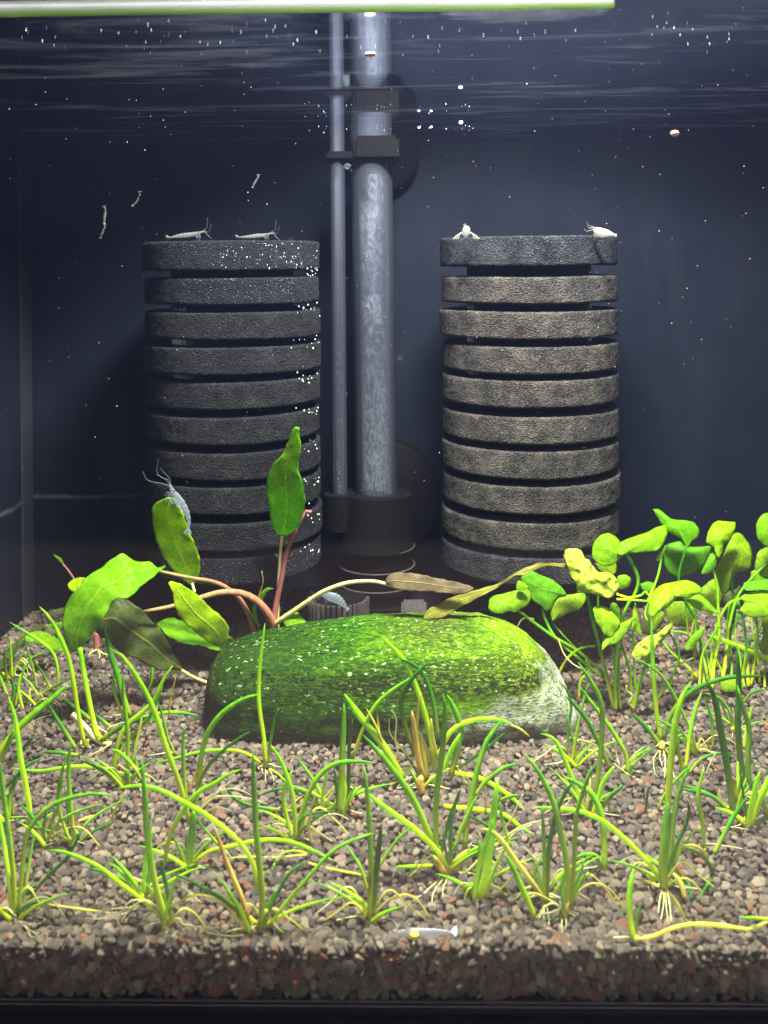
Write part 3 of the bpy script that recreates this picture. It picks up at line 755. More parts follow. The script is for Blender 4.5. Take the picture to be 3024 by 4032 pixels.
plant('front centre grass plant with a light and a dark upright blade side by side', 'G', '''
g 44 98,1320 112,950 95,560 78,350 55,195
d 46 130,1280 155,950 175,750 188,620
g 26 90,1120 40,960 -20,860 -70,790
g 26 140,1000 230,850 330,720 430,650
y 30 60,1330 65,1250 50,1180
r 12 40,1180 -60,1160 -200,1080 -220,1070
r 12 60,1190 -40,1240 -140,1120''', 4)
plant('big grass clump in front of the centre with a spray of pale roots', 'G', '''
b 46 680,985 640,890 540,775 400,650 200,505 58,388
g 54 600,860 530,700 430,480 330,320 180,130 55,-10
g 48 590,840 582,600 590,400 610,250 640,0 650,-170 636,-320
d 34 690,960 690,700 702,560 738,450 766,365
d 30 620,860 655,700 690,560 725,470
b 34 560,938 400,945 285,948
b 30 720,985 790,890 900,852 1010,855
y 52 650,1000 600,930 560,860
o 40 660,1005 620,950 590,890
r 18 700,985 800,930 900,925 970,955
r 16 700,990 800,980 870,1010 890,1070
r 16 690,990 780,920 810,840 840,770
r 14 650,1010 560,1080 500,1140 440,1172
r 14 660,1010 600,1080 560,1150 555,1220
r 12 680,1000 640,1090 630,1160
r 14 690,1000 560,1080 470,1160''', 5, (680, 1000))
plant('large grass clump right in front of the stone with orange old stems', 'C', '''
b 62 350,1235 230,1030 120,880 20,760 -81,613
b 46 575,1120 540,900 480,680 410,480 330,340 180,188
d 34 600,930 572,720 535,570 480,450 400,390 300,350
d 38 430,1060 370,880 335,720 340,610 400,510 470,440 545,368
g 32 -20,1080 60,850 150,690 260,590 400,500 470,460
o 52 500,1230 460,1100 430,900 410,735
y 50 520,1210 490,1000 460,880
y 30 440,960 448,780 475,600
y 30 600,1090 560,930 548,790
g 52 690,1210 740,1020 764,870 722,730 665,618
b 40 590,1080 680,900 760,838 860,802 960,793 1060,805 1140,838
y 16 1130,840 1200,870 1265,925
d 26 730,1165 850,1080 960,1000 1085,895
b 44 560,1260 640,1150 700,1010 760,900
y 34 580,1180 500,980 420,830
y 18 210,1000 150,850 80,720
y 20 180,950 165,840 155,735
o 60 480,1330 470,1260 480,1200
r 16 330,1100 290,960 295,800 260,730
r 14 400,1090 330,1000 250,900 245,790
r 14 420,1110 340,1020 300,980''', 8, (500, 1300))
plant('olive grass plant right of the centre clump tilted towards the stone', 'G', '''
g 48 792,820 808,640 845,430 890,220 960,20 1020,-60 1078,-135
b 34 720,820 760,690 820,560 880,430
g 34 870,430 940,330 1000,280 1080,225 1185,195''', 2)
plant('long blade plant lying flat across the gravel right of centre', 'G', '''
b 38 720,262 870,290 1000,350 1130,440 1220,525
b 38 640,505 880,530 1080,570 1200,660 1295,712
g 30 1060,460 1110,440 1180,425
r 16 945,560 945,400 940,340 975,305
r 16 1090,670 1150,560 1190,470 1215,420''', 2)
plant('short broad bright grass plant right of the front centre clump', 'G', '''
b 62 900,1165 955,950 985,700 1010,500 1032,315
b 38 860,1195 880,1010 930,830 1000,600
b 34 880,1100 900,900 900,750
g 26 1130,800 1070,640 1048,470
d 28 1060,745 1000,690 930,630 808,565
r 20 790,1000 950,850 1080,800 1150,700 1280,640
r 18 900,1000 930,860 900,700
r 22 1000,810 1130,700 1240,640 1400,600
g 60 790,1120 830,1090 870,1085''', 5)
plant('front right grass plant with fine roots fanning down from its base', 'G', '''
y 46 1365,1190 1300,1090 1160,900 1060,760 990,690 905,668
g 46 1300,1310 1225,1140 1140,950 1085,850
g 34 1372,1200 1372,900 1362,650 1355,505
d 40 1388,1195 1402,850 1440,620 1500,450 1592,308
b 30 1290,1060 1310,960 1345,880
r 14 1370,1220 1340,1300 1330,1360
r 14 1375,1220 1365,1300 1370,1380
r 14 1385,1220 1400,1300 1405,1370
r 12 1380,1210 1350,1280 1300,1330
r 14 1340,920 1290,870 1220,800
r 13 1400,1000 1430,1060 1460,1150''', 5)
plant('front right grass plant with orange base and two straight dark blades', 'G', '''
g 50 1535,1270 1545,1120 1528,880 1485,690 1440,490 1370,330 1300,215 1228,125
g 38 1560,1240 1580,1000 1596,700 1605,560 1650,400 1700,260 1745,200
g 34 1510,1250 1500,1100 1510,980
o 34 1505,1300 1530,1260 1550,1200
d 22 1500,1300 1450,1310 1400,1340
r 14 1500,1320 1495,1380 1500,1430
r 16 1590,1170 1610,1240 1615,1300
r 12 1520,1300 1530,1360 1520,1400''', 4, (1515, 1295))
plant('tall stout grass plant at right with a long blade arching left and hanging roots', 'H', '''
g 84 835,1190 828,1000 848,760 866,520
b 60 860,640 880,300 890,190 925,-105 975,-305 1052,-438
g 46 880,1000 915,640 965,400 1050,225
b 46 800,1140 740,1035 620,905 480,775 350,672 200,602 0,572 -200,557
d 36 895,1010 930,860 1000,720 1034,600 1018,495
d 38 975,865 1100,920 1190,1005 1215,1110 1145,1230 1105,1305
d 36 905,980 950,1090 1035,1185 1052,1285
y 32 800,1195 700,1150 605,1128
y 22 960,880 1050,860 1130,892 1192,968
y 44 1000,1275 965,1160 905,1080
y 26 1010,1475 950,1340 855,1215
b 26 790,1010 730,970 690,940
y 36 760,1160 720,1110 700,1080
r 20 830,1200 800,1300 790,1400
r 18 845,1200 850,1330 870,1490
r 18 855,1200 880,1330 890,1470
r 16 835,1200 830,1340 810,1450''', 8, (840, 1200))
plant('small bright grass plant at front right trailing a long yellow runner', 'H', '''
b 56 600,1620 566,1450 562,1250 592,1050
g 28 612,1600 622,1450 650,1315
y 38 625,1645 760,1580 900,1520 1060,1488 1250,1495 1400,1515 1500,1530 1590,1500 1700,1440
g 34 1660,1450 1550,1440 1435,1440
y 60 600,1600 625,1650 650,1630''', 2, (630, 1645))
plant('grass plant with one blade bent over left, between two front right clumps', 'H', '''
g 54 365,1060 360,850 342,640 280,480 180,388 40,318
g 40 330,1040 310,980 290,945 210,935 135,962
r 12 440,1080 460,1020 530,970 605,940''', 1)
plant('dense grass clump beside the right end of the stone', 'H', '''
g 46 240,600 290,440 330,150 345,-100 340,-250 290,-380 230,-475 152,-592
b 42 178,610 150,450 95,300 28,140 -20,40 -80,-5 -147,-24
b 44 270,620 330,440 365,340 440,235
d 40 340,580 400,480 515,388
g 34 150,590 200,400 262,240
y 28 215,610 240,450 252,330
d 26 0,510 70,410 140,330
r 16 100,420 40,310 0,250
r 16 400,610 390,500 320,450 230,420
r 14 130,560 70,420 40,330''', 6, (220, 620))
plant('thin grass plant with curly roots against the pale end of the stone', 'D', '''
g 28 100,1030 155,720 215,450 242,380
d 26 62,960 80,720 100,560 60,430 0,372
d 40 410,1070 300,820 200,640 50,478
r 20 160,840 90,815 40,855
r 18 160,830 260,860 390,930 380,990 280,990
r 16 170,840 150,920 90,900
r 16 160,840 190,920 185,1010
r 16 150,830 120,900 80,920
r 18 430,820 460,960 480,1035''', 4)
plant('grass plant leaning left with small offset, in front of the pennywort stems', 'D', '''
g 38 550,1110 532,950 450,800 370,680 270,550 168,408
g 36 565,1110 580,1020
r 16 555,1005 600,945 670,890
r 14 600,1130 540,1100 440,1020''', 1)
plant('uprooted looking grass plant at right with yellow crown and long dark arching blade', 'D', '''
g 42 812,850 780,640 752,350 742,100 735,-110
d 40 795,860 700,740 580,622
d 44 830,850 870,680 960,530 1080,430 1250,360 1400,330 1625,325
r 18 820,900 770,950 750,1010 765,1110
r 18 830,910 845,1010 838,1130
r 18 835,900 880,960 915,1130
r 16 815,905 800,960 820,1040
y 56 815,900 820,870 828,840''', 3, (820, 900))
plant('grass plant behind the stout one with a blade curving up to the left', 'D', '''
g 28 1100,945 1045,760 950,550 870,400 780,290 620,188
g 34 985,1090 955,940 930,800
g 36 1008,1065 1040,800 1080,600 1135,450
d 26 1030,1100 1100,1010 1180,960 1290,938 1420,945
r 16 1170,1105 1200,1020 1240,945''', 3)
plant('dark grass plant in the right middle with broad blade and red old stem', 'D', '''
d 62 1385,1420 1345,1100 1292,800 1240,520 1200,420 1168,348
o 30 1420,1380 1405,1250 1385,1125
b 34 1440,1350 1425,1150 1420,1000
d 38 1370,1430 1250,1300 1130,1250 958,1220
d 38 1232,1740 1375,1460 1505,1270
r 12 1280,1540 1360,1520 1520,1548''', 2)
plant('very upright dark pointed grass plant near the right edge', 'D', '''
d 56 1480,1290 1442,1000 1420,700 1428,400 1414,100
b 30 1470,900 1490,750 1535,560''', 1)
plant('broad bright grass plant at the right edge crossing a curved blade', 'D', '''
b 52 1500,1515 1540,1310 1592,1085
b 64 1520,1490 1600,1290 1680,1130 1760,980
g 48 1700,1500 1600,1300 1520,1180 1500,1000 1510,750 1470,600 1414,398
d 40 1540,1500 1620,1460 1720,1400''', 3)
plant('small grass plant with a yellow crown below the pennywort at right', 'D', '''
g 24 1385,760 1370,640 1300,530 1250,488 1150,460
y 34 1380,760 1380,730
d 24 1460,540 1530,460 1640,430
r 12 1380,760 1375,820''', 2)
plant('single bright wavy blade standing on open gravel at right', 'H', '''
b 38 1152,880 1140,680 1105,480 1152,240
g 20 1160,900 1165,860''', 1)
plant('tiny dark blade poking out of open gravel right of the thick clump', 'H', '''
d 24 690,605 698,500 712,400''')
plant('thin dark leaning blade in the right middle gravel', 'D', '''
d 26 1225,905 1212,680 1158,488''')
plant('plant just outside the right edge with a blade reaching in over the pennywort', 'D', '''
b 44 1800,330 1730,235 1659,190 1400,80 1180,0''', 0, None, 1, .105)
plant('short grass sprout left of the stout right clump', 'D', '''
g 28 785,1385 850,1250 950,1130 1045,1035
y 22 1285,1340 1270,1220''')
plant('tall bright grass plant left of the big arching leaf', 'A', '''
b 42 692,1112 640,850 600,600 560,400 480,200 400,60 321,-25
y 36 705,1110 720,1060''', 2)
plant('thin curved grass clump in the back left', 'A', '''
g 30 440,720 470,600 470,480 430,350 330,260 200,180 78,103
g 22 300,650 270,480 220,320 195,198
d 24 420,680 350,520 250,400 235,385
g 26 120,800 160,600 200,480 255,415
b 26 190,820 150,650 170,520
y 22 250,780 240,700 245,640
g 20 330,720 240,600 160,530
y 16 310,720 360,600 430,510
r 14 440,730 510,810 500,870''', 6, (290, 790))
plant('fine dark grass tuft at the far left edge', 'A', '''
g 24 100,560 90,380 75,215
d 26 65,620 42,460 35,305
d 24 30,640 -10,560 -40,420
g 26 60,700 20,600 -20,500
d 34 70,830 110,690 100,560''', 3)
plant('broad green blade rising from the left edge towards the right', 'A', '''
g 62 -60,1240 120,1000 300,830 430,725 535,622''')
plant('yellow green blade curving upward on the left side', 'E', '''
b 52 240,700 237,560 205,370 170,200 140,-30 110,-200 70,-322
g 24 80,665 150,662 230,668''', 2)
plant('dark grass plant lying low in the left middle gravel', 'A', '''
d 38 620,1135 520,980 440,850 390,762
d 34 640,1188 560,1180 450,1165 340,1165
r 12 150,1045 230,950 320,890 420,860''', 2)
plant('grass plant left of centre with a pale thick base and blades bent both ways', 'A', '''
g 56 1045,1440 1040,1370 1035,1300
g 38 1040,1320 1040,1000 1012,750 1000,520
b 36 1020,1352 850,1298 600,1283 350,1318 180,1312 80,1290
b 44 930,1330 945,1150 1000,1000 1060,920 1160,840 1260,740 1320,600 1410,455
g 34 950,1260 1000,1130 1110,1000 1230,860 1330,620
y 30 1080,1250 1120,1060 1165,850
d 30 1140,1380 1100,1200 1080,1060
g 40 1190,1420 1080,1270 980,1170 910,1140
y 24 870,1826 940,1640 1030,1480
r 14 1090,1390 1130,1440 1160,1500''', 4)
plant('dark pointed grass plant in front of the olive leaf', 'A', '''
d 54 1062,880 1010,720 955,520 900,350 850,110
b 30 1012,885 970,780 932,650 925,515
r 14 850,1040 900,960 1030,915''', 1)
plant('bright blade plant stretched across the gravel behind the stone end', 'A', '''
d 46 830,1070 950,980 1080,920 1210,870
g 38 1060,925 1180,880 1350,842 1500,845 1625,870
d 36 1230,930 1245,870 1260,820''', 2)
plant('dark short blades beside the bare petiole on the left', 'A', '''
d 40 745,905 620,805 510,735
d 36 900,960 840,910 775,860''')
plant('slim curved blade in front of the olive leaf tip', 'A', '''
g 28 1195,700 1240,570 1232,450 1168,388''')
plant('thin grass plant leaning back left of the stone', 'A', '''
g 24 1440,1195 1372,1050 1322,850 1278,725
y 16 1375,870 1400,700 1435,550''', 1)
plant('grass plant with two straight upright blades in the left front middle', 'E', '''
g 42 605,880 582,600 560,300 577,40
g 36 580,880 510,700 478,560 500,350 520,205
b 26 455,570 480,400 545,130
d 30 590,900 630,820 670,765''', 2)
plant('dark crossing blades at the left edge middle', 'E', '''
d 42 70,680 80,500 120,380 190,260 350,170
d 34 -20,460 80,380 190,265
g 44 -20,220 60,80 110,-60
d 34 70,260 180,110 275,0''')
plant('yellowish short sprout group in the left front gravel', 'E', '''
g 26 375,870 430,760 510,675 640,610 830,550
b 26 300,780 350,690 430,620
r 12 490,860 450,760 390,690
r 12 90,800 160,750 240,745
y 24 640,690 720,660 800,650''', 2)

# ================================================================== broad leaved plants
def grid_leaf(name, c, left, right, Y0, Y1, mat, parent, wave=.0004, tilt=0.0, label=None, nu=44, nv=14, cup=.04, bend=0.0):
    """leaf between two traced edges running from base to tip."""
    Lp, Rp = spline(pts(c, left), nu), spline(pts(c, right), nu); V = []; UV = []
    sd = random.random() * 50
    for i in range(nu):
        u = i / (nu - 1); Y = Y0 + (Y1 - Y0) * u + bend * math.sin(math.pi * u)
        wpx = np.linalg.norm(Rp[i] - Lp[i]); jl = .7 * math.sin(u * 70 + sd) + .6 * math.sin(u * 41); jr = .7 * math.sin(u * 64 + 2) + .6 * math.sin(u * 37 + sd)
        for j in range(nv):
            v = j / (nv - 1); q = Lp[i] * (1 - v) + Rp[i] * v
            edge = abs(2 * v - 1)
            if wpx > 8 and i not in (0, nu - 1): q = q + (Lp[i] - Rp[i]) / wpx * (jl * (1 - v) ** 4 - jr * v ** 4) * 1.6
            mpy = (Lp[i][1] + Rp[i][1]) / 2
            y = Y + tilt * (mpy - q[1]) * (Y + .2) / F - cup * wpx * (Y + .2) / F * (1 - edge ** 2) + wave * (math.sin(u * 24 + 3 * v + sd) * edge ** 2 + .7 * noise.noise(Vector((q[0] * .02, q[1] * .02, sd))))
            V.append(at(q[0], q[1], max(.004, y))); UV.append((u, 2 * v - 1, 0))
    Fc = [(i * nv + j, i * nv + j + 1, (i + 1) * nv + j + 1, (i + 1) * nv + j) for i in range(nu - 1) for j in range(nv - 1)]
    o = mesh(name, V, Fc, M[mat], parent, attrs={'luv': ('FLOAT_VECTOR', UV)})
    s = o.modifiers.new('thickness', 'SOLIDIFY'); s.thickness = .00018; s.offset = 0
    if label: o['label'] = label
    return o
def round_leaf(name, c, outline, Y, mat, parent, tilt=.5, cup=.0012, wrinkle=.0004, freq=300, label=None, folds=0.0, fdir=0.0):
    """cupped leaf inside a traced outline."""
    P = pts(c, outline); P = spline(P + [P[0]], 73)[:-1]; ctr = P.mean(0); n = len(P); P = ctr + (P - ctr) * (1 + .009 * np.sin(np.arange(n) * 1.15 + len(outline))[:, None] + .012 * np.sin(np.arange(n) * .61)[:, None]); rings = 12
    # pull the hub towards the widest body so that every ring stays inside
    V = []; UV = []; sd = random.random() * 30; ext = np.max(np.linalg.norm(P - ctr, axis=1))
    def place(q, rr, a):
        d = q - ctr
        y = Y - tilt * d[1] * (Y + .2) / F - cup * (1 - rr * rr) + folds * math.sin(2 * (a - fdir)) * rr * ext * (Y + .2) / F
        w = at(q[0], q[1], Y)
        y += wrinkle * (noise.noise(w * freq + Vector((sd, 0, 0))) * 1.4 + .5 * noise.noise(w * freq * 2.2))
        return at(q[0], q[1], max(.004, y))
    V.append(place(ctr, 0, 0)); UV.append((0, .05, 0))
    for k in range(1, rings + 1):
        rr = k / rings
        for i in range(n):
            a = 2 * math.pi * i / n; q = ctr + (P[i] - ctr) * rr; V.append(place(q, rr, math.atan2(*(P[i] - ctr)[::-1])))
            UV.append((rr, .05 + abs(((a * 7 / (2 * math.pi) + .06 * math.sin(5 * a + sd)) % 1) * 2 - 1) * rr, 0))
    Fc = [(0, 1 + (i + 1) % n, 1 + i) for i in range(n)]
    for k in range(rings - 1):
        o = 1 + k * n
        for i in range(n): Fc.append((o + i, o + (i + 1) % n, o + n + (i + 1) % n, o + n + i))
    ob = mesh(name, V, Fc, M[mat], parent, attrs={'luv': ('FLOAT_VECTOR', UV)})
    s = ob.modifiers.new('thickness', 'SOLIDIFY'); s.thickness = .00012; s.offset = 0
    if label: ob['label'] = label
    return ob
def stalk(name, c, tone, w0, w1, line, Y0, Y1, parent, n=22, knobs=0.0):
    P = pts(c, line); m_ = len(P); s = ks(c)
    Q = [at(p[0], p[1], Y0 + (Y1 - Y0) * i / (m_ - 1)) for i, p in enumerate(P)]
    for i, q in enumerate(Q):
        if q.z < .0005: Q[i] = ground(P[i][0], P[i][1], .001); 
    S = spline([tuple(q) for q in Q], n); R = np.linspace(w0, w1, n) / 2 * s * (np.linspace(Y0, Y1, n) + .2) / F
    if knobs: R = R * (1 + knobs * np.random.default_rng(int(abs(P[0][0]))).uniform(-1, 1, n))
    V, Fc, A = tube(S, R, 8)
    return mesh(name, V, Fc, M[tone], parent, attrs={'along': ('FLOAT', A)})

# --- broad leaved plant rooted behind the stone
cr = empty('broad_leaf_plant', at(1080, 2600, .128), 'broad leaved plant behind the left of the stone with reddish stalks and one tall leaf', 'water plant')
grid_leaf('leaf', 'P', '1400,648 1365,590 1352,500 1338,400 1368,300 1420,240 1450,170 1468,120 1487,103', '1432,655 1488,620 1518,560 1534,470 1518,380 1498,300 1512,220 1506,150 1504,106', .128, .110, 'L_green', cr, .0003, .6, 'tall upright leaf', bend=-.003)
stalk('petiole', 'P', 'q', 20, 15, '1395,1150 1395,1000 1405,800 1416,650', .128, .126, cr)
stalk('petiole', 'P', 'p', 34, 16, '1370,1160 1385,1010 1410,890 1440,740 1485,625 1528,548 1545,520 1565,532', .127, .124, cr)
stalk('petiole', 'P', 'n', 48, 16, '1385,1180 1368,1080 1300,985 1210,938 1110,935 1020,958 870,1003 715,1032', .128, .110, cr)
stalk('petiole', 'P', 'n', 30, 16, '1285,1190 1262,1080 1220,990 1180,945 1120,900 1050,876 980,866 900,850 800,828', .128, .112, cr)
grid_leaf('leaf', 'P', '955,895 872,825 812,740 780,650 765,560 770,500 808,472 852,456', '975,895 1004,830 1000,750 970,670 945,610 920,540 897,485 868,460', .124, .106, 'L_lime', cr, .0004, .65, 'leaf the clear shrimp sits on', bend=-.002)
stalk('petiole', 'P', 'q', 16, 14, '978,935 972,915 965,888', .119, .120, cr, 8)
grid_leaf('leaf', 'P', '1125,1218 1060,1192 990,1140 920,1080 880,1010 868,940 847,886', '1142,1205 1148,1110 1110,1055 1050,1005 1000,955 930,905 870,880 850,882', .118, .106, 'L_lime', cr, .0003, .5, 'bright lime leaf', bend=-.002)
grid_leaf('leaf', 'P', '1190,1195 1100,1228 1020,1205 920,1190 850,1160 810,1120 783,1098', '1185,1180 1140,1152 1050,1150 980,1110 920,1080 855,1062 808,1078 784,1095', .128, .118, 'L_green', cr, .0005, .9)
grid_leaf('leaf', 'U', '835,1122 868,1072 945,1060 1060,1072 1150,1093 1240,1110 1330,1130 1400,1156', '845,1130 920,1165 1000,1178 1100,1180 1200,1190 1300,1197 1360,1186 1402,1160', .112, .106, 'L_brown', cr, .0003, .5, 'brown backed leaf stretching right')
stalk('petiole', 'U', 'q', 34, 22, '120,1400 170,1362 250,1308 350,1240 450,1178 580,1130 700,1116 800,1122 920,1158', .126, .112, cr)
grid_leaf('leaf', 'U', '175,1365 195,1330 230,1313 270,1312 315,1352 370,1425', '180,1372 205,1400 240,1425 300,1437 350,1436 368,1428', .124, .120, 'L_mid', cr, .0003, .6)
stalk('shoot', 'P', 'n', 9, 6, '1310,1130 1282,1060 1285,1000 1308,930 1322,880 1315,828', .127, .124, cr)
grid_leaf('leaf', 'P', '1292,990 1305,945 1338,912 1372,914', '1318,988 1332,950 1350,925 1372,918', .124, .122, 'L_green', cr, .0001, .3, nu=14, nv=6)
grid_leaf('leaf', 'P', '1300,1110 1268,1060 1272,1000 1292,970', '1312,1105 1290,1060 1290,1010 1296,972', .125, .123, 'L_green', cr, .0001, .3, nu=14, nv=6)
# --- plantlet carrying the big arching leaf
p2 = empty('broad_leaf_plant', ground(440, 2935), 'broad leaved plantlet on the left carrying one big arching bright green leaf', 'water plant')
grid_leaf('leaf', 'R', '705,1100 650,1098 592,940 590,760 640,620 740,500 820,400 930,330 1010,270 1120,190 1170,200 1270,265 1390,262 1470,320 1542,300', '755,1085 850,950 950,820 1000,720 1062,628 1110,605 1210,598 1310,500 1390,440 1480,362 1545,312', .094, .108, 'L_green', p2, .0004, .5, nu=70, nv=22, bend=-.006)
stalk('petiole', 'A', 'b', 46, 40, '860,1085 800,1030 762,900 700,600 652,310', .086, .090, p2)
stalk('petiole', 'A', 'q', 44, 40, '905,1100 800,1070 700,960 590,850', .0865, .088, p2)
stalk('root', 'A', 'r', 14, 6, '900,1095 870,1010 800,960 770,900', .0865, .085, p2)
stalk('root', 'A', 'r', 12, 6, '900,1100 820,1150 720,1195', .0865, .083, p2)
# --- olive leaf
p3 = empty('broad_leaf_plant', ground(850, 2740), 'dark olive broad leaf on a long stalk leaning left of the stone', 'water plant')
grid_leaf('leaf', 'R', '1700,1285 1620,1272 1520,1280 1400,1240 1300,1180 1150,1120 1040,1030 940,960 890,905 955,820', '1700,1262 1600,1080 1500,900 1400,800 1330,720 1220,640 1120,600 1060,640 1000,720 958,815', .112, .110, 'L_olive', p3, .0006, .4, nu=60, nv=20)
stalk('petiole', 'R', 'q', 30, 34, '1690,1275 1800,1340 1950,1400 2060,1440', .112, .118, p3)
# --- small plant in the back left
p4 = empty('broad_leaf_plant', ground(385, 2555), 'small broad leaved plant in the back left corner with low leaves and a red shoot', 'water plant')
grid_leaf('leaf', 'R', '620,1100 520,1098 440,1050 340,1020 260,1010 213,998', '610,1050 500,960 400,920 310,918 240,958 214,995', .140, .130, 'L_mid', p4, .0004, .6)
grid_leaf('leaf', 'R', '820,420 745,412 680,432 640,466 633,480', '790,440 745,500 690,548 650,522 634,484', .140, .136, 'L_lime', p4, .0003, .3, nu=20, nv=10)
grid_leaf('leaf', 'R', '430,880 330,868 280,905 200,970 100,1050 20,1170 -20,1260', '430,892 345,905 290,935 235,985 165,1090 90,1180 -10,1272', .150, .125, 'L_olive', p4, .0004, .5)
grid_leaf('leaf', 'R', '600,820 510,838 420,856', '600,870 510,885 424,864', .148, .142, 'L_green', p4, .0002, .6, nu=16, nv=8)
grid_leaf('leaf', 'R', '600,690 560,700 500,715 490,740', '600,750 560,760 520,755 492,745', .165, .162, 'L_olive', p4, .0002, .5, nu=16, nv=8)
stalk('shoot', 'R', 'p', 30, 18, '900,1060 870,900 780,560 700,440 640,350 583,283', .145, .150, p4)
grid_leaf('leaf', 'R', '586,292 540,250 500,205 496,197', '592,275 575,240 540,215 500,198', .150, .150, 'L_deep', p4, .0001, .1, nu=14, nv=6)
stalk('petiole', 'R', 'p', 70, 50, '905,1090 900,1000 905,930', .140, .140, p4, 10)
for ln in ('905,1085 850,1110 830,1140', '915,1085 960,1120 1010,1135', '930,1060 965,1020 970,980', '910,1090 930,1130 925,1170'):
    stalk('root', 'R', 'r', 22, 10, ln, .139, .137, p4, 10)
# --- drifting olive leaf whose tip rests on the stone
p5 = empty('drooping_leaf', at(1670, 2436, .108), 'long twisted olive gold leaf drooping from the right onto the crest of the stone', 'leaf')
grid_leaf('leaf_blade', 'T', '1262,962 1150,952 1060,955 960,985 860,1040 790,1085 740,1110 620,1142 520,1175 470,1185 400,1210 330,1252 265,1280 228,1320 216,1362', '1262,990 1150,975 1050,990 960,1038 880,1045 810,1098 775,1115 700,1160 600,1215 500,1265 400,1325 330,1358 250,1364 222,1364', .114, .108, 'L_gold', p5, .0003, .5, nu=70, nv=12)
# --- pennywort, front clump
w1 = empty('pennywort_plant', ground(2420, 2790), 'front pennywort clump right of the stone with puckered lime leaves on hairy stems', 'water plant')
LV = [('T', '690,1225 730,1190 800,1175 870,1155 940,1140 985,1150 994,1200 975,1255 920,1285 880,1312 840,1300 780,1322 730,1315 690,1285', .118, 'L_mid', .5, .0006),
 ('T', '980,1000 1080,1045 1150,1075 1200,1110 1235,1150 1250,1185 1200,1195 1165,1230 1140,1292 1100,1297 1070,1262 1010,1225 990,1160 950,1110 925,1065 950,1030', .120, 'L_deep', .3, .0006),
 ('T', '905,1080 940,1090 975,1125 968,1142 930,1152 893,1142 893,1105', .117, 'L_mid', .6, .0003),
 ('T', '1150,1375 1140,1310 1160,1240 1200,1195 1290,1180 1370,1170 1395,1190 1385,1240 1350,1290 1280,1310 1220,1340', .119, 'L_back', .4, .0006),
 ('T', '1230,890 1260,855 1330,848 1368,870 1378,915 1420,930 1450,980 1490,1020 1560,1020 1612,1060 1634,1120 1612,1180 1560,1207 1490,1187 1420,1175 1385,1165 1335,1165 1325,1110 1290,1060 1262,990 1242,940', .108, 'L_pucker', .55, .0014),
 ('Q', '640,440 640,370 680,310 735,296 780,320 798,355 790,400 815,425 770,467 720,489 670,470', .112, 'L_mid', .45, .0007),
 ('Q', '795,350 850,325 900,308 960,288 1000,265 1070,248 1072,300 1050,360 1010,395 930,405 850,412 800,425 780,395', .112, 'L_mid', .6, .0006),
 ('Q', '655,470 720,475 770,467 778,500 765,532 700,525', .121, 'L_back', .3, .0003),
 ('Q', '785,545 820,535 855,550 862,580 840,610 795,620 780,590', .126, 'L_mid', .3, .0003),
 ('Q', '968,690 990,640 1030,600 1100,580 1160,570 1215,575 1265,605 1272,632 1240,650 1200,670 1150,655 1120,680 1080,720 1030,750 985,782 964,740', .106, 'L_bright', .75, .0010),
 ('Q', '1180,668 1240,650 1275,660 1310,690 1350,730 1374,767 1320,755 1260,742 1215,715', .110, 'L_mid', .7, .0005),
 ('Q', '640,740 655,718 690,715 740,740 780,780 800,822 770,870 745,900 705,880 690,850 660,810', .104, 'L_bright', .5, .0008),
 ('Q', '800,822 860,790 888,778 845,850 815,900 770,935 720,952 693,977 700,930 745,880', .103, 'L_mid', .7, .0004),
 ('Q', '735,740 748,702 775,702 795,730 798,790 785,812 750,785', .110, 'L_mid', .4, .0003),
 ('Q', '870,800 875,740 888,698 900,760 920,860 924,898 895,870 868,862', .108, 'L_bright', .2, .0002),
 ('Q', '868,1000 890,950 930,915 985,880 1040,850 1095,810 1104,838 1070,890 1030,940 1000,980 960,1022 910,1032 875,1022', .102, 'L_pucker', .6, .0010),
 ('Q', '915,590 960,576 1000,590 1000,625 960,640 930,620', .128, 'L_deep', .4, .0003),
 ('Q', '1055,375 1066,363 1060,395 1045,430 1030,455 1006,452 1025,410', .112, 'L_mid', .2, .0002),
 ('Q', '975,775 1020,755 1055,760 1030,820 1000,860 975,840', .112, 'L_back', .4, .0004)]
for (c, ol, Y, mt, tl, cp) in LV:
    round_leaf('leaf', c, ol, Y, mt, w1, tl, cp * 1.7, .0010 if mt == 'L_pucker' else .00022, 300 if mt == 'L_pucker' else 190)
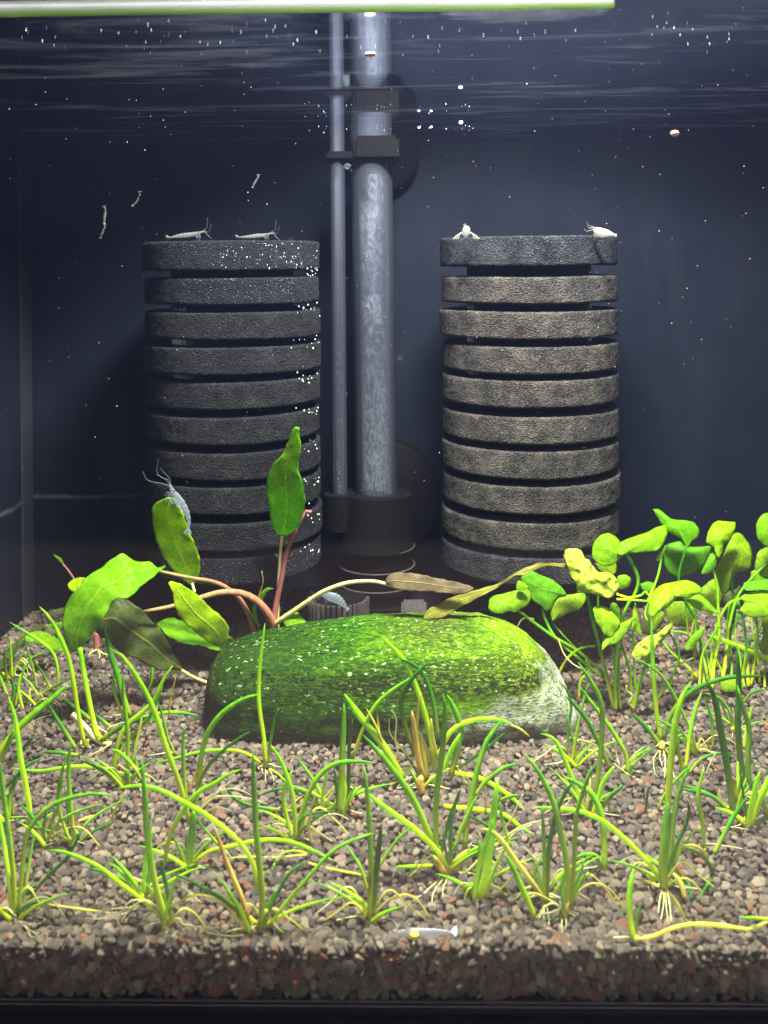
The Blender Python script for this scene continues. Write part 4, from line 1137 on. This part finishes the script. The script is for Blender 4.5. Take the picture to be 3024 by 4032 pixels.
ST = [('g', 24, 20, '765,1320 715,1100 680,950 640,800 608,650', .110, .108, .12), ('g', 20, 20, '770,1320 778,1110 790,920 812,790 850,700 890,640 906,570 880,490 838,415', .112, .112, .12),
 ('g', 18, 16, '760,1180 640,1085 520,990 430,910 380,830 345,735', .112, .120, 0), ('g', 20, 16, '740,1150 640,1050 540,970 420,900 300,815 200,738', .113, .118, 0),
 ('g', 20, 16, '775,1320 770,1120 755,955', .109, .104, 0), ('g', 18, 14, '870,1320 855,1100 828,1000 800,920', .108, .103, 0), ('g', 26, 18, '880,1320 920,1140 965,1020', .107, .102, 0),
 ('g', 16, 14, '970,1315 1050,1210 1110,1110 1142,1010 1120,930 1078,865', .110, .108, .15), ('g', 16, 12, '890,1200 878,1000 872,860', .110, .108, 0),
 ('b', 16, 14, '435,1130 480,1040 540,980 600,955 655,950', .116, .111, .1), ('b', 18, 12, '560,1250 572,1150 625,1085 600,1030', .113, .112, .1),
 ('b', 14, 12, '780,648 850,668 920,655 945,635 965,655', .110, .108, .2), ('b', 14, 12, '780,678 870,682 960,690', .110, .107, .1),
 ('g', 16, 12, '960,690 985,630 1020,540 1040,440', .108, .112, 0), ('b', 12, 9, '955,800 945,760 965,690', .107, .107, 0), ('r', 9, 6, '300,795 260,785 225,800 204,836', .118, .117, 0),
 ('r', 9, 6, '440,910 470,990 520,1050 580,1085', .115, .112, 0), ('r', 12, 8, '1030,1090 1130,1060 1222,1020', .108, .118, 0), ('r', 10, 6, '835,1180 840,1210 872,1240 850,1280 880,1310', .104, .104, 0),
 ('g', 13, 11, '700,960 705,850 675,740 672,660', .112, .115, 0), ('g', 20, 16, '800,1310 790,1180 790,1050 800,960', .108, .106, .12), ('g', 12, 10, '640,1060 560,980 480,900 410,820', .118, .119, 0)]
for (tn, a, b, ln, Y0, Y1, kn) in ST: stalk('stem' if tn != 'r' else 'root', 'Q', tn, a, b, ln, Y0, Y1, w1, 26, kn)
# --- pennywort, rear clump
w2 = empty('pennywort_plant', ground(2860, 2700), 'rear pennywort clump at the right edge with tall stems and round green leaves', 'water plant')
LV2 = [('Q', '988,155 1030,160 1075,195 1110,215 1180,220 1230,235 1258,270 1255,310 1225,340 1190,378 1165,345 1120,310 1070,280 1030,225', .130, 'L_deep', .5, .0010),
 ('Q', '1050,420 1060,370 1100,350 1150,345 1180,370 1250,375 1328,372 1310,430 1280,490 1230,525 1180,540 1130,550 1090,530 1060,480', .136, 'L_deep', .3, .0010),
 ('Q', '1300,350 1310,290 1340,240 1370,222 1420,228 1467,230 1470,260 1450,310 1430,340 1400,360 1395,400 1370,440 1350,400 1345,380', .127, 'L_bright', .4, .0008),
 ('Q', '1345,380 1395,400 1370,440 1350,500 1310,530 1273,527 1300,460 1325,410', .126, 'L_deep', .4, .0006),
 ('Q', '1400,420 1440,330 1475,292 1520,315 1555,370 1568,440 1550,500 1490,522 1450,560 1425,640 1390,640 1365,560 1360,500', .133, 'L_back', .3, .0012),
 ('Q', '1659,175 1620,192 1595,230 1590,280 1603,330 1640,367 1700,380 1750,300 1720,200', .128, 'L_green', .3, .0010),
 ('Q', '1665,372 1610,395 1590,440 1585,500 1620,545 1690,540 1730,450', .135, 'L_back', .3, .0008),
 ('Q', '1520,582 1580,570 1659,560 1730,570 1700,625 1620,625 1540,628 1515,605', .124, 'L_deep', 1.2, .0004),
 ('Q', '1492,742 1520,702 1498,668 1540,645 1600,632 1680,630 1750,680 1710,750 1620,785 1560,780 1520,765', .121, 'L_bright', .6, .0010),
 ('Q', '1070,700 1130,690 1200,700 1245,740 1230,800 1180,832 1110,835 1072,790', .150, 'L_back', .2, .0008),
 ('Q', '1172,967 1200,910 1250,860 1292,838 1278,890 1230,950 1190,977', .124, 'L_mid', .4, .0004),
 ('Q', '1620,790 1659,775 1710,880 1680,985 1630,985 1608,960 1630,880', .130, 'L_back', .2, .0005),
 ('Q', '925,810 955,740 1005,755 1050,800 1010,860 965,885 928,865', .140, 'L_olive', .3, .0006),
 ('Q', '1240,640 1300,590 1350,560 1405,600 1385,690 1340,745 1285,690', .146, 'L_back', .2, .0008),
 ('Q', '1400,640 1470,620 1500,600 1490,700 1440,800 1400,760', .150, 'L_olive', .2, .0008),
 ('Q', '1380,1150 1430,1130 1490,1150 1520,1190 1460,1215 1390,1210', .120, 'L_back', .8, .0005),
 ('Q', '1560,520 1600,505 1640,560 1600,600 1560,580', .142, 'L_mid', .3, .0004)]
for (c, ol, Y, mt, tl, cp) in LV2: round_leaf('leaf', c, ol, Y, mt, w2, tl, cp * 1.7, .00025, 160)
ST2 = ['1290,1195 1280,1100 1262,900 1240,800 1180,690 1140,560 1185,370|18', '1335,1195 1345,1060 1375,900 1370,750 1365,610 1340,500|18', '1545,1185 1530,900 1490,720 1455,640 1448,520|20',
 '1390,1190 1415,1000 1435,830 1480,670 1560,560 1665,460|18', '1345,1180 1330,1050 1350,900 1375,800 1430,705 1510,672|18', '1500,1190 1530,1000 1520,820 1485,690|18',
 '1400,1130 1425,1000 1420,880 1435,700|16', '1310,1150 1290,1040 1262,960 1190,880 1090,862|15', '1260,1190 1270,1040 1300,950 1380,830|15', '1215,1150 1230,1000 1240,850 1230,700|15',
 '1440,1190 1450,1060 1440,900 1470,750|17', '1475,1190 1500,1040 1470,900 1480,760|17', '1580,1170 1570,980 1620,820 1659,660|15', '1610,1160 1600,1020 1570,860 1560,760|15', '1560,1180 1600,900 1590,780 1600,600|13',
 '1360,1170 1400,1080 1420,950 1425,880|17', '1250,1130 1180,1060 1090,980 1030,900|15', '1640,1190 1640,1100 1659,1020 1700,960|13', '1330,1195 1320,1080 1290,960 1250,870|15', '1410,1195 1390,1100 1350,1010 1330,890|15', '1525,1190 1510,1110 1540,1000 1560,900|15', '1240,760 1200,900 1180,700 1160,600|11']
for i, s in enumerate(ST2):
    ln, w = s.split('|'); Yb = random.uniform(.122, .138)
    stalk('stem', 'Q', 'gbg'[i % 3] if i % 5 else 'd', float(w), float(w) * .8, ln, Yb, min(.15, Yb + random.uniform(-.004, .008)), w2, 26, .12)

# ================================================================== shrimp

pass
def smat(name, col, alpha=.85):
    m = NT(name); nz = m.noise(1100, 3)
    p = m.pbr(m.mix(nz.outputs['Fac'], tuple(x * .75 for x in col), col), .3); t = m.n('BsdfTranslucent', {'Color': col})
    q = m.n('MixShader', {0: .4, 1: p.outputs[0], 2: t.outputs[0]})
    return m.done(m.n('MixShader', {0: alpha, 1: m.n('BsdfTransparent').outputs[0], 2: q.outputs[0]}))
M['s_clear'] = smat('shrimp_glassy', (.40, .50, .52), .38); M['s_white'] = smat('shrimp_white', (.84, .90, .94), .85)
M['s_cream'] = smat('shrimp_cream', (.55, .56, .48), .7); M['s_pale'] = smat('shrimp_pale', (.30, .32, .29), .5)
m = NT('shrimp_eye'); M['eye'] = m.done(m.pbr((.02, .02, .02), .15)); m = NT('egg_yellow'); M['yolk'] = m.done(m.pbr((.75, .60, .03), .4))
def shrimp(c, line, radii, Y, mat, label, side=1, legs=5, ant=1.0, squash=.55, tail=1.0):
    P = pts(c, line); s = ks(c); Q = [at(p[0], p[1], Y) for p in P]; k = s * (Y + .2) / F
    e = empty('shrimp', Q[len(Q) // 2], label, 'shrimp', 'shrimp')
    n = 40; S = spline([tuple(q) for q in Q], n); t = np.linspace(0, 1, n)
    R = np.interp(t, np.linspace(0, 1, len(radii)), radii) * k
    seg = 1 + .09 * np.where(t > .42, np.sin((t - .42) * 2 * math.pi * 9), 0)
    V, Fc, A = tube(S, R * seg, 14, squash)
    mesh('body', V, Fc, M[mat], e)
    head = Vector(S[2]); d = (Vector(S[1]) - Vector(S[6])).normalized(); back = Vector(S[-1]); dt = (Vector(S[-1]) - Vector(S[-5])).normalized()
    nrm = Vector((-d.z, 0, d.x)) * side; L = (Vector(S[-1]) - Vector(S[0])).length
    bm = bmesh.new(); bmesh.ops.create_uvsphere(bm, u_segments=10, v_segments=8, radius=max(L * .018, .00018), matrix=Matrix.Translation(Vector(S[6]) - nrm * R[6] * .8 + Vector((0, -R[6] * .4, 0)))); from_bm('eye', bm, M['eye'], e, True)
    # tail fan: five flat lobes
    V = []; Fc = []
    for j, a in enumerate((-.6, -.3, 0, .3, .6)):
        ax = Vector((dt.x * math.cos(a) - dt.z * math.sin(a), .25 * a, dt.x * math.sin(a) + dt.z * math.cos(a))); sd = Vector((-ax.z, 0, ax.x)); l = L * .13 * tail; w = L * .022; o = len(V)
        for (u, v) in ((0, .3), (.4, .9), (.8, 1), (1, .3), (1, -.3), (.8, -1), (.4, -.9), (0, -.3)):
            for dy in (-.00005, .00005): V.append(back + ax * l * u + sd * w * v + Vector((0, dy + .0001 * j, 0)))
        Fc.append(tuple(o + 2 * q for q in range(8))); Fc.append(tuple(o + 2 * q + 1 for q in range(8))[::-1])
        Fc += [(o + 2 * q, o + 2 * q + 1, o + 2 * ((q + 1) % 8) + 1, o + 2 * ((q + 1) % 8)) for q in range(8)]
    mesh('tail_fan', V, Fc, M[mat], e)
    for j in range(legs):
        b = Vector(S[7 + 2 * j]) + nrm * R[7 + 2 * j] * .8; l = L * random.uniform(.12, .18)
        q = [b, b + nrm * l * .5 + d * l * .35, b + nrm * l * .75 + d * l * (.2 + .1 * j), b + nrm * l + d * l * .1]
        V, F2, A = tube(spline([tuple(x) for x in q], 8), [L * .008] * 4 + [L * .005] * 4, 5); mesh('leg', V, F2, M[mat], e)
    for j, (a, ln) in enumerate(((.15, .8), (-.35, .6), (.75, .9), (-.1, .45))):
        ax = Vector((d.x * math.cos(a) - d.z * math.sin(a), -.1, d.x * math.sin(a) + d.z * math.cos(a)))
        q = [head, head + ax * L * .2 * ant, head + ax * L * ln * .6 * ant + nrm * L * .08, head + ax * L * ln * ant + nrm * L * .2 * (1 if j % 2 else -.5)]
        V, F2, A = tube(spline([tuple(x) for x in q], 12), np.linspace(.00006, .00003, 12), 4); mesh('antenna', V, F2, M[mat], e)
    return e
shrimp('S', '455,380 530,560 620,700 740,880 860,1060 930,1230 955,1400 935,1540', [22, 62, 105, 120, 100, 72, 50, 34], .104, 's_clear', 'glass clear shrimp climbing over the tip of a green leaf', 1, 6, .8)
shrimp('V', '560,136 500,152 440,164 360,172 262,188', [6, 16, 20, 15, 5], .128, 's_pale', 'pale shrimp on the top left of the left sponge', -1, 3, .4)
shrimp('V', '1155,150 1080,168 1030,172 960,180 865,186', [5, 13, 17, 11, 4], .128, 's_pale', 'fainter shrimp to the right on top of the left sponge', -1, 3, .4)
shrimp('X', '1418,112 1440,130 1480,145 1530,150 1590,165', [22, 38, 36, 24, 8], .128, 's_cream', 'whitish shrimp at the right end of the right sponge top', 1, 5, .7)
e = shrimp('X', '300,92 302,110 300,135 298,160 298,182', [22, 33, 34, 28, 18], .128, 's_cream', 'cream shrimp facing out on the left end of the right sponge top', 1, 0, .5, 1.0, .1)
for sgn in (-1, 1):
    for j in range(4):
        q = [at(*K('X', 300 + sgn * 22, 150 + 5 * j), .127), at(*K('X', 300 + sgn * (45 + 8 * j), 145 + 6 * j), .126), at(*K('X', 300 + sgn * (60 + 14 * j), 175 + 4 * j), .126), at(*K('X', 300 + sgn * (72 + 15 * j), 205), .126)]
        V, F2, A = tube(spline([tuple(x) for x in q], 10), [.00012] * 10, 5); mesh('leg', V, F2, M['s_cream'], e)
shrimp('Z', '330,1215 400,1235 480,1262 545,1310 590,1365', [25, 48, 52, 38, 14], .137, 's_clear', 'grey translucent shrimp on the ribbed cage of the filter', 1, 4, .6)
fs = shrimp('Y', '330,345 450,352 600,362 800,362 1000,345 1180,338 1310,338', [38, 84, 104, 96, 76, 50, 24], .0027, 's_white', 'white shrimp with a yellow belly spot on the front gravel', -1, 2, .3, .12)
bm = bmesh.new(); q = at(*K('Y', 620, 388), .0021); bmesh.ops.create_uvsphere(bm, u_segments=20, v_segments=12, radius=1, matrix=Matrix.Translation(q) @ Matrix.Diagonal((.00092, .0007, .00062, 1))); from_bm('egg_spot', bm, M['yolk'], fs, True)
for (ln, r, Y, mt, lb) in (('552,762 545,780 538,795 524,808', [1.5, 3.5, 3.5, 1.5], .05, 's_pale', 'tiny slanted baby shrimp swimming left of the left sponge'),
                           ('414,818 414,835 412,858 410,876', [2, 4.5, 4.5, 2], .05, 's_pale', 'tiny upright baby shrimp swimming near the left wall'),
                           ('414,892 408,905 401,922 396,934', [2, 4.5, 4.5, 1.5], .05, 's_pale', 'tiny baby shrimp directly below another near the left wall'),
                           ('1018,695 1010,710 1002,722 996,734', [2, 4, 4, 2], .05, 's_clear', 'faint baby shrimp above the left sponge')):
    P = [tuple(map(float, q.split(','))) for q in ln.split()]; CROPS['_'] = (0, 0, 1659)
    shrimp('_', ln, r, Y, mt, lb, 1, 0, .3)

# ================================================================== small drifting things, droplets and bubbles
def ball(name, p, r, mat, label=None, cat=None, sq=(1, 1, 1), group=None, parent=None):
    bm = bmesh.new(); bmesh.ops.create_icosphere(bm, subdivisions=3, radius=1)
    for v in bm.verts: v.co *= 1 + .15 * noise.noise(v.co * 1.7 + p * 100)
    for v in bm.verts: v.co = Vector((v.co.x * r * sq[0], v.co.y * r * sq[1], v.co.z * r * sq[2]))
    o = from_bm(name, bm, mat, parent, True); o.location = p
    return tag(o, label, cat, group)
m = NT('orange_shell'); M['snail'] = m.done(m.pbr((.70, .34, .18), .4)); m = NT('lime_white'); M['white'] = m.done(m.pbr((.85, .85, .8), .5))
ball('snail', at(2657, 526, .02), .0009, M['snail'], 'tiny orange snail on the glass right of the filter, under the waterline', 'snail', (1.05, .7, .75))
ball('snail', at(1457, 214, .02), .0010, M['snail'], 'peach coloured snail near the surface before the uplift tube', 'snail', (1.25, .7, .55))
ball('debris', at(2959, 69, .02), .0006, M['white'], 'white crumb at the top right under the surface', 'debris', (.8, .6, 1))
M['drop'] = M['bubble']
m = NT('trapped_bubble'); fr = m.n('LayerWeight', {'Blend': .5})
M['ring'] = m.done(m.n('MixShader', {0: m.ramp(fr.outputs['Facing'], [(.55, .06), (.95, .7)]), 1: m.n('BsdfTransparent').outputs[0], 2: m.pbr((.30, .42, .42), .1)}))
bg_ = 'air bubbles'
for (px, py, r, Y, lb) in ((1815, 482, .0007, .12, 'bright air bubble clinging under the surface right of the filter clamp'), (1367, 655, .0012, .158, 'round air bubble hanging below the filter clamp'),
                           (1698, 500, .0005, .15, 'small air bubble between the clamp and the brighter bubble'), (1650, 502, .0005, .15, 'small air bubble nearest the right of the clamp')):
    ball('air_bubble', at(px, py, Y), r, M['ring'] if px == 1367 else M['bubble'], lb, 'bubble', (1, 1, .8), bg_)
for (px, py, r, lb) in ((545, 3878, 24, 'air bubble trapped in the gravel against the front pane at left'), (727, 3896, 15, 'air bubble in the gravel right of the bigger left one'), (826, 3884, 13, 'smallest air bubble in the gravel left of the middle'),
                        (1370, 3808, 32, 'large air bubble at the gravel surface in the front middle'), (2808, 3962, 26, 'air bubble low in the gravel near the right corner')):
    ball('air_bubble', at(px, py, .0012), r * .2 / F, M['ring'], lb, 'bubble', (1, .4, .9), bg_)
def cloud(name, P, R, mat, label):
    V = []; Fc = []
    for p, r in zip(P, R):
        o = len(V); e = random.uniform(.7, 1.6)
        V += [p + Vector(d) * r for d in ((0, 0, -e), (1, 0, 0), (0, 1, 0), (-1, 0, 0), (0, -1, 0), (0, 0, e))]
        for k in range(4): Fc += [(o, o + 1 + (k + 1) % 4, o + 1 + k), (o + 5, o + 1 + k, o + 1 + (k + 1) % 4)]
    return tag(mesh(name, V, Fc, mat), label, kind='stuff')
P, R = [], []
for i in range(330):
    px, py = random.uniform(0, 3024), random.triangular(60, 2300, 420); Y = random.uniform(.01, .17); p = at(px, py, Y)
    if p.z > TOP - .001 or p.x < XL + .002: continue
    P.append(p); R.append(random.choice((.00005, .00007, .00010)) * (Y + .2) / .3)
cloud('drifting_specks', P, R, M['white'], 'fine pale specks drifting in the water')
P, R = [], []
for i in range(70):
    a = random.random(); px, py = random.uniform(60, 3000), random.gauss(135, 30)
    p = ground(px, max(60, py), TOP - .0002)
    if .004 < p.y < .19: P.append(p); R.append(random.uniform(.00004, .00011))
for i in range(22):
    P.append(at(random.uniform(1205, 1860), random.gauss(503, 7), random.uniform(.14, .155))); R.append(random.uniform(.00006, .00018))
cloud('surface_bubbles', P, R, M['bubble'], 'small bubbles caught under the water surface')
m = NT('beaded_film'); 
P, R = [], []
for k in range(9):
    for i in range(10):
        py = 1075 + k * 136 + random.gauss(0, 12); px = random.triangular(1140, 1262, 1255); th = (px - 916) / 345
        Y = FY - .0303 * math.sqrt(max(0, 1 - min(1, th) ** 2)) - .0006; P.append(at(px, py, Y)); R.append(random.uniform(.00010, .00034))
for i in range(80):
    px, py = random.uniform(650, 1250), random.uniform(955, 1060); th = (px - 916) / 345; Y = FY - .0303 * math.sqrt(max(0, 1 - th * th)) - .0004; P.append(at(px, py, Y)); R.append(random.uniform(.0001, .00022))
cloud('sponge_bubbles', P, R, M['bubble'], 'bubbles beading along the left sponge rims')

# ================================================================== haze of the water
if HAZE:
    hz = box('haze', (-.24, -.22, ZB - 1.0), (.24, .23, .40), None); tag(hz, 'faintly milky water', kind='stuff')
    m = bpy.data.materials.new('haze'); m.use_nodes = True; t = m.node_tree; t.nodes.clear()
    o = t.nodes.new('ShaderNodeOutputMaterial'); v = t.nodes.new('ShaderNodeVolumePrincipled')
    v.inputs['Color'].default_value = (.36, .46, 1.0, 1); v.inputs['Density'].default_value = HAZE; v.inputs['Anisotropy'].default_value = .65
    t.links.new(v.outputs[0], o.inputs[1]); hz.data.materials.append(m)
